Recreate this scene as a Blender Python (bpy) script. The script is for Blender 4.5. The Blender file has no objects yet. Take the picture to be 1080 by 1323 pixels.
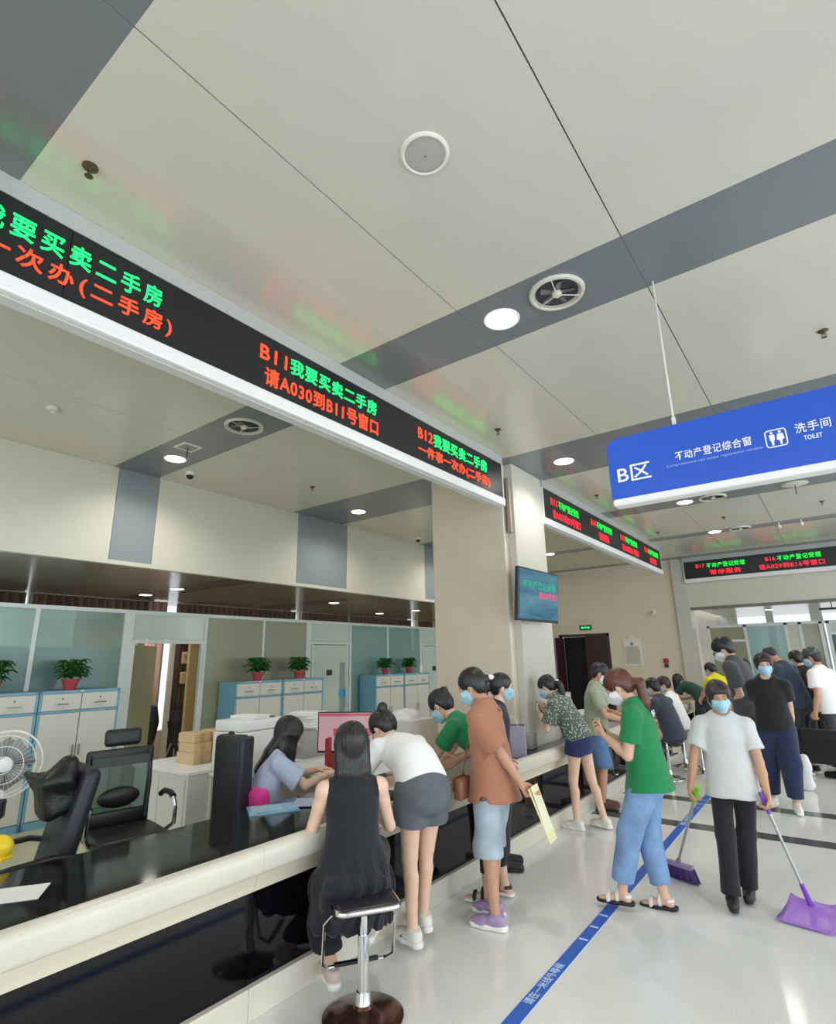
import bpy, bmesh, math, random
import numpy as np
from mathutils import Vector, Matrix, Quaternion
random.seed(7)
SC = bpy.context.scene
COL = SC.collection
R = math.radians

# ------------------------------------------------------------------ camera, world, lights, exposure
def setup_camera():
    yaw, pitch, roll = R(36.5212), R(15.068), R(-1.15097)
    cy, sy, cp, sp = math.cos(yaw), math.sin(yaw), math.cos(pitch), math.sin(pitch)
    f = Vector((-sy*cp, cy*cp, sp)); r = Vector((cy, sy, 0)); u = r.cross(f)
    cr, sr = math.cos(roll), math.sin(roll)
    r2 = cr*r + sr*u; u2 = -sr*r + cr*u
    cam = bpy.data.cameras.new('camera'); o = bpy.data.objects.new('camera', cam); COL.objects.link(o)
    o.matrix_world = Matrix(((r2.x, u2.x, -f.x, 0), (r2.y, u2.y, -f.y, 0), (r2.z, u2.z, -f.z, 1.72), (0, 0, 0, 1)))
    cam.sensor_fit = 'HORIZONTAL'; cam.sensor_width = 36; cam.lens = 710.02/1080*36
    cam.clip_start = 0.05; cam.clip_end = 200
    SC.camera = o
setup_camera()
W = bpy.data.worlds.new('world'); SC.world = W; W.use_nodes = True
W.node_tree.nodes['Background'].inputs[0].default_value = (0.90, 0.96, 1.0, 1)
W.node_tree.nodes['Background'].inputs[1].default_value = 1.18
SC.view_settings.view_transform = 'Standard'
try: SC.view_settings.look = 'None'
except Exception: pass
SC.view_settings.gamma = 1; SC.view_settings.use_curve_mapping = False
SC.view_settings.exposure = 0.0
SC.cycles.use_denoising = True
SC.cycles.max_bounces = 8; SC.cycles.diffuse_bounces = 5; SC.cycles.glossy_bounces = 4
SC.cycles.transmission_bounces = 6; SC.cycles.transparent_max_bounces = 10
SC.cycles.caustics_reflective = False; SC.cycles.caustics_refractive = False
SC.cycles.sample_clamp_indirect = 5.0

def area(name, loc, rot, sx, sy, watts, col=(1, 1, 1), shape='RECTANGLE', spread=180):
    l = bpy.data.lights.new(name, 'AREA'); l.shape = shape; l.size = sx; l.size_y = sy; l.energy = watts; l.color = col
    l.spread = R(spread)
    o = bpy.data.objects.new(name, l); COL.objects.link(o); o.location = loc; o.rotation_euler = rot
    return o
# bare area lights for daylight; windows assumed, none modelled, right of and behind camera
area('assumed_window_daylight', (6.3, 5.5, 2.3), (0, R(90), 0), 3.6, 17, 430, (0.86, 0.94, 1.0))
area('assumed_window_daylight', (0.0, -4.8, 2.3), (R(90), 0, 0), 10, 3.6, 170, (0.90, 0.96, 1.0))

# ------------------------------------------------------------------ helpers
def lin(h):
    h = h.lstrip('#'); c = [int(h[i:i+2], 16)/255 for i in (0, 2, 4)]
    return tuple(x/12.92 if x <= 0.04045 else ((x+0.055)/1.055)**2.4 for x in c) + (1,)
MATS = {}
def mat(name, col, rough=0.5, metal=0.0, emis=0, ecol=None, spec=0.5, noise=None, bump=None, coat=0, trans=0, alpha=1, sheen=0, stretch=None):
    if name in MATS: return MATS[name]
    m = bpy.data.materials.new(name); m.use_nodes = True; nt = m.node_tree; N = nt.nodes; L = nt.links
    p = N['Principled BSDF']; c = lin(col)
    lc = lambda q: q if isinstance(q, tuple) else lin(q)
    p.inputs['Base Color'].default_value = c; p.inputs['Roughness'].default_value = rough; p.inputs['Metallic'].default_value = metal
    p.inputs['Specular IOR Level'].default_value = spec; p.inputs['Coat Weight'].default_value = coat
    p.inputs['Coat Roughness'].default_value = 0.08
    p.inputs['Transmission Weight'].default_value = trans; p.inputs['Alpha'].default_value = alpha
    if sheen: p.inputs['Sheen Weight'].default_value = sheen
    if emis:
        p.inputs['Emission Color'].default_value = lc(ecol or col); p.inputs['Emission Strength'].default_value = emis
    if noise or bump:
        tc = N.new('ShaderNodeTexCoord'); mp = N.new('ShaderNodeMapping'); L.new(tc.outputs['Object'], mp.inputs[0])
        if stretch: mp.inputs['Scale'].default_value = stretch
    if noise:
        sc, amt = noise
        n = N.new('ShaderNodeTexNoise'); n.inputs['Scale'].default_value = sc; n.inputs['Detail'].default_value = 5
        L.new(mp.outputs[0], n.inputs[0])
        cr = N.new('ShaderNodeValToRGB')
        cr.color_ramp.elements[0].position = 0.3; cr.color_ramp.elements[1].position = 0.7
        cr.color_ramp.elements[0].color = tuple(max(0, x*(1-amt)) for x in c[:3]) + (1,)
        cr.color_ramp.elements[1].color = tuple(min(1, x*(1+amt)) for x in c[:3]) + (1,)
        L.new(n.outputs[0], cr.inputs[0]); L.new(cr.outputs[0], p.inputs['Base Color'])
    if bump:
        sc, st = bump
        n2 = N.new('ShaderNodeTexNoise'); n2.inputs['Scale'].default_value = sc; n2.inputs['Detail'].default_value = 4
        L.new(mp.outputs[0], n2.inputs[0])
        b = N.new('ShaderNodeBump'); b.inputs['Strength'].default_value = st; b.inputs['Distance'].default_value = 0.01
        L.new(n2.outputs[0], b.inputs['Height']); L.new(b.outputs[0], p.inputs['Normal'])
    MATS[name] = m
    return m

def tag(o, label=None, cat=None, group=None, kind=None):
    if label: o['label'] = label
    if cat: o['category'] = cat
    if group: o['group'] = group
    if kind: o['kind'] = kind
    return o
def empty(name, loc=(0, 0, 0), rz=0, label=None, cat=None, group=None, kind=None):
    o = bpy.data.objects.new(name, None); COL.objects.link(o); o.location = loc; o.rotation_euler = (0, 0, R(rz))
    o.empty_display_size = 0.1
    return tag(o, label, cat, group, kind)
def link(name, me, m=None, parent=None, loc=None, rz=None):
    if m is not None: me.materials.append(m)
    o = bpy.data.objects.new(name, me); COL.objects.link(o)
    if parent: o.parent = parent
    if loc is not None: o.location = loc
    if rz is not None: o.rotation_euler = (0, 0, R(rz))
    return o
class B:
    """collects shapes for one mesh"""
    def __init__(s): s.bm = bmesh.new()
    def box(s, c, d, bev=0, rot=None, seg=2):
        M = Matrix.Translation(c)
        if rot: M = M @ Matrix.Rotation(R(rot[2]), 4, 'Z') @ Matrix.Rotation(R(rot[1]), 4, 'Y') @ Matrix.Rotation(R(rot[0]), 4, 'X')
        r = bmesh.ops.create_cube(s.bm, size=1, matrix=M @ Matrix.Diagonal((d[0], d[1], d[2], 1)))
        if bev:
            es = list({e for v in r['verts'] for e in v.link_edges})
            bmesh.ops.bevel(s.bm, geom=es, offset=bev, segments=seg, affect='EDGES', profile=0.5)
        return s
    def box2(s, a, b, bev=0):
        return s.box([(a[i]+b[i])/2 for i in range(3)], [abs(b[i]-a[i]) for i in range(3)], bev)
    def cyl(s, a, b, r0, r1=None, seg=16, caps=True):
        a, b = Vector(a), Vector(b); d = b-a
        M = Matrix.Translation((a+b)/2) @ d.to_track_quat('Z', 'Y').to_matrix().to_4x4()
        bmesh.ops.create_cone(s.bm, cap_ends=caps, segments=seg, radius1=r0, radius2=r0 if r1 is None else r1, depth=d.length, matrix=M)
        return s
    def sph(s, c, r, seg=16, rot=None):
        if not hasattr(r, '__len__'): r = (r, r, r)
        M = Matrix.Translation(c)
        if rot: M = M @ Matrix.Rotation(R(rot[2]), 4, 'Z') @ Matrix.Rotation(R(rot[1]), 4, 'Y') @ Matrix.Rotation(R(rot[0]), 4, 'X')
        bmesh.ops.create_uvsphere(s.bm, u_segments=seg, v_segments=max(6, seg//2), radius=1, matrix=M @ Matrix.Diagonal((r[0], r[1], r[2], 1)))
        return s
    def tube(s, pts, r, seg=8, closed=False, flat=1):
        pts = [Vector(p) for p in pts]; n = len(pts); rings = []; up = None
        rr = r if hasattr(r, '__len__') else [r]*n
        for i in range(n):
            if closed: t = (pts[(i+1) % n]-pts[i-1]).normalized()
            else: t = (pts[min(i+1, n-1)]-pts[max(i-1, 0)]).normalized()
            if up is None: up = Vector((0, 0, 1)) if abs(t.z) < 0.9 else Vector((1, 0, 0))
            x = t.cross(up).normalized(); up = x.cross(t).normalized()
            rings.append([s.bm.verts.new(pts[i] + x*rr[i]*math.cos(a) + up*rr[i]*flat*math.sin(a)) for a in [2*math.pi*k/seg for k in range(seg)]])
        for i in range(n if closed else n-1):
            A, C = rings[i], rings[(i+1) % n]
            for k in range(seg): s.bm.faces.new((A[k], A[(k+1) % seg], C[(k+1) % seg], C[k]))
        if not closed:
            s.bm.faces.new(rings[0][::-1]); s.bm.faces.new(rings[-1])
        return s
    def lathe(s, prof, c=(0, 0, 0), seg=24, M=None, caps=True):
        rings = []
        T = (M or Matrix.Identity(4)); T = Matrix.Translation(c) @ T
        for r, z in prof:
            rings.append([s.bm.verts.new(T @ Vector((r*math.cos(2*math.pi*k/seg), r*math.sin(2*math.pi*k/seg), z))) for k in range(seg)])
        for A, C in zip(rings, rings[1:]):
            for k in range(seg): s.bm.faces.new((A[k], A[(k+1) % seg], C[(k+1) % seg], C[k]))
        if caps and prof[0][0] > 1e-5: s.bm.faces.new(rings[0][::-1])
        if caps and prof[-1][0] > 1e-5: s.bm.faces.new(rings[-1])
        return s
    def prism(s, pts, z0, z1, M=None):
        T = M or Matrix.Identity(4)
        a = [s.bm.verts.new(T @ Vector((x, y, z0))) for x, y in pts]; b = [s.bm.verts.new(T @ Vector((x, y, z1))) for x, y in pts]
        n = len(pts)
        s.bm.faces.new(a[::-1]); s.bm.faces.new(b)
        for k in range(n): s.bm.faces.new((a[k], a[(k+1) % n], b[(k+1) % n], b[k]))
        return s
    def out(s, name, m, parent=None, smooth=False, loc=None, rz=None):
        bmesh.ops.recalc_face_normals(s.bm, faces=s.bm.faces)
        me = bpy.data.meshes.new(name); s.bm.to_mesh(me); s.bm.free()
        if smooth: me.shade_smooth() if hasattr(me, 'shade_smooth') else None
        if smooth:
            me.set_sharp_from_angle(angle=R(40))
        return link(name, me, m, parent, loc, rz)
def rrect(w, h, r, n=5):
    pts = []
    for cx, cy, a0 in ((w/2-r, h/2-r, 0), (-w/2+r, h/2-r, 90), (-w/2+r, -h/2+r, 180), (w/2-r, -h/2+r, 270)):
        for k in range(n+1):
            a = R(a0+90*k/n); pts.append((cx+r*math.cos(a), cy+r*math.sin(a)))
    return pts
def copy_tree(o, parent=None, loc=None, rz=None):
    c = o.copy(); COL.objects.link(c); c.parent = parent
    if loc is not None: c.location = loc
    if rz is not None: c.rotation_euler = (0, 0, R(rz))
    for ch in list(o.children):
        if ch is not c: copy_tree(ch, c)
    return c
def text(name, body, m, parent, x0, x1, y0, y1, M, off=0.0, depth=0.002, space=1.0):
    """lettering fitted into the box x0..x1, y0..y1 of the plane given by matrix M"""
    cu = bpy.data.curves.new(name, 'FONT'); cu.body = body; cu.offset = off; cu.space_character = space; cu.extrude = 0.001; cu.resolution_u = 3
    t = bpy.data.objects.new(name, cu); COL.objects.link(t)
    bpy.context.view_layer.update()
    dg = bpy.context.evaluated_depsgraph_get()
    me = bpy.data.meshes.new_from_object(t.evaluated_get(dg))
    bpy.data.objects.remove(t)
    n = len(me.vertices); co = np.empty(n*3, np.float32); me.vertices.foreach_get('co', co); co = co.reshape(-1, 3)
    lo, hi = co.min(0), co.max(0); s = hi-lo
    if body[0] in '一二': pass
    co[:, 0] = x0+(co[:, 0]-lo[0])/s[0]*(x1-x0)
    if y1 is None:  # keep the aspect
        k = (x1-x0)/s[0]; co[:, 1] = y0+(co[:, 1]-lo[1])*k
    else: co[:, 1] = y0+(co[:, 1]-lo[1])/s[1]*(y1-y0)
    co[:, 2] = (co[:, 2]-lo[2])/max(s[2], 1e-9)*depth
    A = np.array(M); co = co @ A[:3, :3].T + A[:3, 3]
    me.vertices.foreach_set('co', co.ravel().astype(np.float32)); me.update()
    me.materials.clear()
    return link(name, me, m, parent)
def planeM(o, xdir, ydir):
    x = Vector(xdir).normalized(); y = Vector(ydir).normalized(); z = x.cross(y)
    return Matrix(((x.x, y.x, z.x, o[0]), (x.y, y.y, z.y, o[1]), (x.z, y.z, z.z, o[2]), (0, 0, 0, 1)))

# ------------------------------------------------------------------ materials
M_ceil = mat('ceiling_panel_white', '#d2cfc3', 0.28, spec=0.5, coat=0.3)
M_band = mat('ceiling_panel_grey', '#787e82', 0.30, spec=0.5, coat=0.25)
M_dark = mat('joint_dark', '#55544e', 0.8)
M_cream = mat('cream_stone', '#ddd8ca', 0.30, spec=0.5, noise=(3.5, 0.05))
M_colst = mat('column_stone', '#d9cdb9', 0.30, spec=0.5, noise=(2.5, 0.04))
M_wall = mat('beige_wall', '#e6d9c5', 0.45, noise=(3, 0.03))
M_bulk = mat('bulkhead_white', '#d2d1c1', 0.35)
M_bulkg = mat('bulkhead_grey', '#8b9498', 0.35)
M_lowc = mat('low_ceiling_gloss', '#9c9283', 0.2, spec=0.5)
M_black = mat('black_granite', '#08090d', 0.06, spec=0.3, noise=(60, 0.4))
M_topbl = mat('black_worktop', '#181c1a', 0.08, spec=0.6, noise=(50, 0.3))
M_alu = mat('aluminium_frame', '#dbe2df', 0.35, metal=0.1)
M_chrome = mat('chrome', '#d8d8d8', 0.12, metal=1.0)
M_steel = mat('brushed_steel', '#b9bbbd', 0.3, metal=0.9)
M_whitep = mat('white_plastic', '#ecebe8', 0.4)
M_whitel = mat('white_lacquer', '#f3f3f4', 0.35)
M_blackp = mat('black_plastic', '#17181b', 0.4)
M_blackl = mat('black_leather', '#1b1d20', 0.42, bump=(60, 0.2))
M_navy = mat('dark_blue_grey', '#2a2c3a', 0.5)
M_glow = mat('lamp_glow', '#ffffff', 0.5, emis=9, ecol='#fffaf0')
M_paper = mat('paper_white', '#f4f4f2', 0.8)

def floor_mat():
    m = bpy.data.materials.new('polished_floor'); m.use_nodes = True; nt = m.node_tree; N = nt.nodes; L = nt.links
    p = N['Principled BSDF']; p.inputs['Roughness'].default_value = 0.13; p.inputs['Specular IOR Level'].default_value = 0.5
    tc = N.new('ShaderNodeTexCoord')
    n1 = N.new('ShaderNodeTexNoise'); n1.inputs['Scale'].default_value = 1.3; n1.inputs['Detail'].default_value = 6
    n2 = N.new('ShaderNodeTexNoise'); n2.inputs['Scale'].default_value = 90; n2.inputs['Detail'].default_value = 2
    L.new(tc.outputs['Object'], n1.inputs[0]); L.new(tc.outputs['Object'], n2.inputs[0])
    mx = N.new('ShaderNodeMath'); mx.operation = 'ADD'; L.new(n1.outputs[0], mx.inputs[0]); L.new(n2.outputs[0], mx.inputs[1])
    cr = N.new('ShaderNodeValToRGB'); cr.color_ramp.elements[0].position = 0.7; cr.color_ramp.elements[1].position = 1.3
    cr.color_ramp.elements[0].color = lin('#dcdddb'); cr.color_ramp.elements[1].color = lin('#e9e9e7')
    L.new(mx.outputs[0], cr.inputs[0]); L.new(cr.outputs[0], p.inputs['Base Color'])
    return m
M_floor = floor_mat()
M_floor2 = mat('office_floor', '#c9c5a6', 0.2, noise=(2, 0.04))
M_tile = mat('dark_floor_strip', '#5a5b5b', 0.18, noise=(30, 0.2))

H = 4.1; LOW = 2.95; XB = -6.81; XP = -7.95; YF = 15.35
# ------------------------------------------------------------------ structure
tag(B().box2((-2.8, -5, -0.1), (6.5, 22, 0)).out('floor', M_floor), kind='structure')
tag(B().box2((-11.5, -5, -0.1), (-2.8, 22, 0)).out('floor', M_floor2), kind='structure')
for y0, y1 in ((7.82, 8.04), (6.68, 6.9)):
    tag(B().box2((-2.6, y0, 0), (6.5, y1, 0.0015)).out('trim_1', M_tile), kind='structure')
ceil = empty('ceiling', (0, 0, H), kind='structure')
B().box2((XB-0.2, -5, 0.03), (6.5, YF, 0.1)).out('backing', M_dark, ceil)
bands = [(-2.8, -2.22), (0.04, 0.62), (2.90, 3.48), (5.76, 6.90), (9.22, 9.70), (12.08, 12.46), (14.85, 15.34)]
xs = [XB] + [-2.93+1.15*k for k in range(-3, 9)] + [6.5]
xs = [XB, -5.23, -4.08, -2.93, -1.775, -0.625, 0.53, 1.68, 2.83, 3.98, 5.2, 6.5]
rows = []; prev = -5.0
for a, b in bands:
    rows.append((prev, a, False)); rows.append((a, b, True)); prev = b
g = 0.0035
for y0, y1, gr in rows:
    for x0, x1 in zip(xs, xs[1:]):
        gx = 0.0008 if gr else g
        B().box2((x0+gx, y0+0.0005, 0), (x1-gx, y1-0.0005, 0.03)).out('ceiling_panel', M_band if gr else M_ceil, ceil)
# bulkhead above the office zone
bulk = empty('wall_left', (XB, 0, 0), kind='structure')
edges = [-5, -2.8, -2.22, 0.04, 0.62, 2.98, 3.5, 5.88, 7.03, 9.40, 9.88, 12.2, 12.6, YF]
for i, (y0, y1) in enumerate(zip(edges, edges[1:])):
    B().box2((-0.06, y0+0.003, LOW), (0, y1-0.003, H)).out('wall_panel', M_bulkg if i % 2 else M_bulk, bulk)
B().box2((-0.2, -5, LOW-0.02), (-0.06, YF, H)).out('backing', M_dark, bulk)
B().box2((-0.07, -5, LOW-0.05), (0.012, YF, LOW)).out('edge_trim', M_bulk, bulk)
# low ceiling of the rear offices
low = empty('ceiling_low', (0, 0, LOW), kind='structure')
for i, (y0, y1) in enumerate([(-5, 1.8), (1.8, 2.3), (2.3, 4.9), (4.9, 5.4), (5.4, 8.0), (8.0, 8.5), (8.5, 11), (11, 11.5), (11.5, 19)]):
    B().box2((-11.5, y0+0.004, 0), (XB-0.08, y1-0.004, 0.1)).out('ceiling_panel', mat('low_ceiling_dark', '#7d766b', 0.2, spec=0.5) if i % 2 else M_lowc, low)
# rear window wall with daylight in the openings, behind curtains
rw = empty('wall_rear', (-10.9, 0, 0), kind='structure')
gaps = [(3.45, 3.6), (5.7, 6.3), (9.2, 9.55), (11.15, 11.3), (13.9, 14.45)]
y = -5
for a, b in gaps + [(19, 19)]:
    B().box2((-0.1, y, 0), (0.1, a, LOW)).out('wall_panel', M_wall, rw); y = b
for a, b in gaps:
    B().box2((-0.1, a, 0), (0.1, b, 0.5)).out('sill_wall', M_wall, rw)
    B().box2((-0.03, a, 0.5), (0.03, a+0.04, LOW)).box2((-0.03, b-0.04, 0.5), (0.03, b, LOW)).out('window_frame', M_alu, rw)
# far wall (beige) and the bulkhead over the far offices
fw = empty('wall_far', (0, YF, 0), kind='structure')
for i in range(5):
    x0 = -11.5+ (8.35/5)*i
B().box2((-11.5, 0, 0), (-6.42, 0.2, H)).out('wall_panel', M_wall, fw)
B().box2((-6.42, 0, 2.33), (-5.0, 0.2, H)).out('wall_panel', M_wall, fw)
B().box2((-5.0, 0, 0), (-3.2, 0.2, H)).out('wall_panel', M_wall, fw)
B().box2((-3.2, -0.08, 0), (-2.88, 0.3, H)).out('pilaster', mat('cladding_stone', '#cecbc0', 0.28), fw)
B().box2((-2.88, 0, 2.86), (6.5, 0.2, H)).out('wall_panel', M_bulk, fw)
B().box2((-2.88, -0.03, 2.80), (6.5, 0.2, 2.86)).out('edge_trim', mat('dark_trim', '#77736a', 0.4), fw)
tag(B().box2((-2.88, YF+0.2, 2.86), (6.5, 21, 2.96)).out('ceiling_far', mat('low_ceiling_far', '#c5c1b2', 0.2, spec=0.7)), kind='structure')
# far window wall
ff = empty('wall_back', (0, 20.6, 0), kind='structure')
B().box2((-3.2, 0, 0), (6.5, 0.2, 1.0)).out('sill_wall', M_wall, ff)
for x0, x1 in ((-3.2, -2.55), (-1.75, -1.55), (-0.6, -0.3), (0.55, 0.75), (1.8, 2.0), (3.1, 3.3), (4.6, 4.8), (6.3, 6.5)):
    B().box2((x0, 0, 1.0), (x1, 0.2, 2.9)).out('window_post', M_alu, ff)
tag(B().box2((-3.2, 15.5, 0), (-3.1, 21, 2.96)).out('wall_side', M_wall), kind='structure')
M_clad = mat('cladding_stone', '#cecbc0', 0.28, noise=(2.5, 0.03))
# column
cl = empty('column', (-3.575, 6.4, 0), kind='structure')
B().box2((-0.525, -0.55, 0), (0.525, 0.45, H), 0.01).out('column_shaft', M_colst, cl)
B().box2((0.515, -0.55, 0), (0.535, -0.52, H)).out('corner_strip', M_cream, cl)
B().box2((0.525, -0.42, 0), (0.625, 0.45, H), 0.004).out('column_cladding', M_clad, cl)
B().box2((0.56, -0.49, 3.2), (0.60, -0.42, 3.9)).out('cable_duct', mat('duct_beige', '#9d9284', 0.5), cl)

# ------------------------------------------------------------------ service counter
def counter():
    c = empty('service_counter', (-2.7, 0, 0), 0, 'long black stone service counter with cream marble lip, in front of the blue cabinets', 'counter')
    y0, y1 = -1.5, 13.15
    ys = [y0+1.2*k for k in range(int((y1-y0)/1.2)+1)] + [y1]
    for a, b in zip(ys, ys[1:]):
        B().box2((-0.05, a+0.002, 0.14), (0, b-0.002, 0.57)).out('front_panel', M_black, c)
        for q0, q1, xl in ((a, min(b, 5.84), -0.76), (max(a, 5.84), min(b, 6.86), -0.24), (max(a, 6.86), b, -0.76)):
            if q1 > q0+0.01: B().box2((xl, q0+0.001, 0.72), (0.045, q1-0.001, 0.752)).out('worktop', M_topbl, c)
        pr = [(-0.10, 0.70), (0.085, 0.70), (0.105, 0.715), (0.112, 0.735), (0.108, 0.76), (0.09, 0.778), (0.06, 0.785), (-0.045, 0.785), (-0.055, 0.775), (-0.055, 0.70)]
        pr = [(0.0, 0.662), (0.088, 0.662), (0.096, 0.668), (0.102, 0.685), (0.106, 0.735), (0.104, 0.760), (0.094, 0.778), (0.078, 0.786), (0.035, 0.786), (0.028, 0.78), (0.026, 0.755), (0.0, 0.70)]
        M = Matrix(((1, 0, 0, 0), (0, 0, 1, 0), (0, 1, 0, 0), (0, 0, 0, 1)))
        B().prism(pr, a+0.001, b-0.001, M).out('marble_lip', M_cream, c, smooth=True)
        pr = [(-0.03, 0.57), (0.03, 0.57), (0.035, 0.60), (0.06, 0.66), (-0.03, 0.66)]
        B().prism(pr, a+0.001, b-0.001, M).out('frieze', mat('cream_frieze', '#ded6c0', 0.35), c)
        B().box2((-0.05, a+0.001, 0), (0.035, b-0.001, 0.145), 0.004).out('plinth', M_cream, c)
    for q0, q1 in ((y0, 5.84), (6.86, y1)): B().box2((-0.74, q0, 0), (-0.70, q1, 0.72)).out('inner_panel', mat('grey_inner', '#8f938d', 0.5), c)
    return c
counter()
def counter_far():
    c = empty('service_counter', (-2.6, 13.3, 0), 0, 'far service counter running to the right beneath the wall display, black front', 'counter')
    M = Matrix.Identity(4)
    B().box2((-0.1, -0.02, 0.14), (6, 0.03, 0.62)).out('front_panel', M_black, c)
    B().box2((-0.1, 0.0, 0.74), (6, 0.8, 0.77)).out('worktop', M_topbl, c)
    B().box2((0.1, -0.12, 0.66), (6, 0.05, 0.785), 0.03).out('marble_lip', M_cream, c, smooth=True)
    B().box2((-0.1, -0.04, 0), (6, 0.03, 0.14)).out('plinth', M_cream, c)
counter_far()

# ------------------------------------------------------------------ LED signs
M_led = mat('led_black', '#15171b', 0.35, noise=(400, 0.3))
M_frame = mat('sign_frame_white', '#dcdcda', 0.35)
def emat(name, col, st):
    return mat(name, '#000000', 0.6, emis=st, ecol=col)
G = emat('led_green', (.006, .80, .105, 1), 4.0); RD = emat('led_red', (.95, .035, .010, 1), 4.0); G2 = emat('led_green_far', (.003, .8, .05, 1), 2.0); R2 = emat('led_red_far', (.95, .015, .035, 1), 1.9)
def ledsign(label, origin, xdir, length, texts, z0=3.56, z1=3.99, thick=0.11, group=None):
    """face lies in the plane through origin, along xdir; texts (body, x0, x1, zlo, zhi, mat)"""
    s = empty('led_display', (origin[0], origin[1], 0), 0, label, 'display', group)
    x = Vector(xdir); n = x.cross(Vector((0, 0, 1)))
    def bb(a, b, zz0, zz1, d0, d1, nm, m, bev=0):
        pts = [x*a+n*d0, x*b+n*d1]
        lo = [min(p[i] for p in pts) for i in (0, 1)]; hi = [max(p[i] for p in pts) for i in (0, 1)]
        return B().box2((lo[0], lo[1], zz0), (hi[0], hi[1], zz1), bev).out(nm, m, s)
    k = max(1, round(length/2.3)); w = length/k
    for i in range(k):
        bb(i*w+0.002, (i+1)*w-0.002, z0, z1, -0.03, 0, 'led_module', M_led)
    bb(0, length, z0-0.1, z1+0.09, -thick, -0.03, 'housing', M_frame)
    bb(-0.02, length+0.02, z0-0.095, z0, -0.03, 0.025, 'lower_frame', M_whitel, 0.012)
    bb(-0.02, length+0.02, z1, H-0.002, -0.03, 0.006, 'upper_frame', mat('sign_top_grey', '#b4b6b3', 0.35))
    bb(-0.02, 0.0, z0, z1, -0.03, 0.008, 'end_frame', M_frame); bb(length, length+0.02, z0, z1, -0.03, 0.008, 'end_frame', M_frame)
    M = planeM((x*0+n*0.0015), x, (0, 0, 1))
    for body, a, b, c0, c1, m in texts:
        text('lettering', body, m, s, a, b, c0, c1, M, off=0.011, space=1.32 if a < 3 and length > 7 and x.y > .5 else 1.12)
    return s
T = []
y0 = -1.5
def add(body, a, b, lo, hi, m): T.append((body, a-y0, b-y0, lo, hi, m))
add('B10', -0.33, -0.06, 3.795, 3.915, RD)
add('我要买卖二手房', 0.485, 1.395, 3.785, 3.915, G)
add('一件事一次办(二手房)', 0.09, 1.475, 3.625, 3.755, RD)
add('B11', 2.12, 2.36, 3.80, 3.91, RD); add('我要买卖二手房', 2.395, 3.365, 3.795, 3.925, G)
add('请A030到B11号窗口', 2.17, 3.385, 3.615, 3.755, RD)
add('B12', 3.98, 4.22, 3.80, 3.91, RD); add('我要买卖二手房', 4.24, 5.30, 3.785, 3.925, G)
add('一件事一次办(二手房)', 3.98, 5.36, 3.615, 3.745, RD)
ledsign('long black scrolling display with large green and red characters hanging over the near counter', (-2.927, y0), (0, 1, 0), 5.66-y0, T)
T = []
for k, (yy, n_, two) in enumerate(((7.0, 'B13', '请A031到B13号窗口'), (8.6, 'B14', '暂停服务'), (10.15, 'B15', '请A028到B15号窗口'), (11.75, 'B16', '暂停服务'))):
    w = 1.15
    T.append((n_, yy-6.85+0.1, yy-6.85+0.33, 3.80, 3.90, R2)); T.append(('不动产登记受理', yy-6.85+0.37, yy-6.85+w, 3.79, 3.91, G2))
    if len(two) > 5: T.append((two, yy-6.85+0.15, yy-6.85+w+0.05, 3.61, 3.74, R2))
    else: T.append((two, yy-6.85+0.45, yy-6.85+0.95, 3.61, 3.74, R2))
ledsign('shorter black display with four groups of green and red text beyond the stone column', (-2.93, 6.85), (0, 1, 0), 6.25, T)
T = []
for xx, n_, two, c0, c1 in ((0.28, 'B17', '暂停服务', 0.5, 0.98), (1.78, 'B16', '请A029到B16号窗口', 0.05, 1.12)):
    T.append((n_, xx, xx+0.2, 3.81, 3.90, R2)); T.append(('不动产登记受理', xx+0.24, xx+1.08, 3.79, 3.91, G2)); T.append((two, xx+c0-0.2, xx+c1, 3.62, 3.74, R2))
ledsign('black display across the far wall beneath the ceiling, facing the hall', (-2.87, 15.2), (1, 0, 0), 7.0, T)

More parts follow.
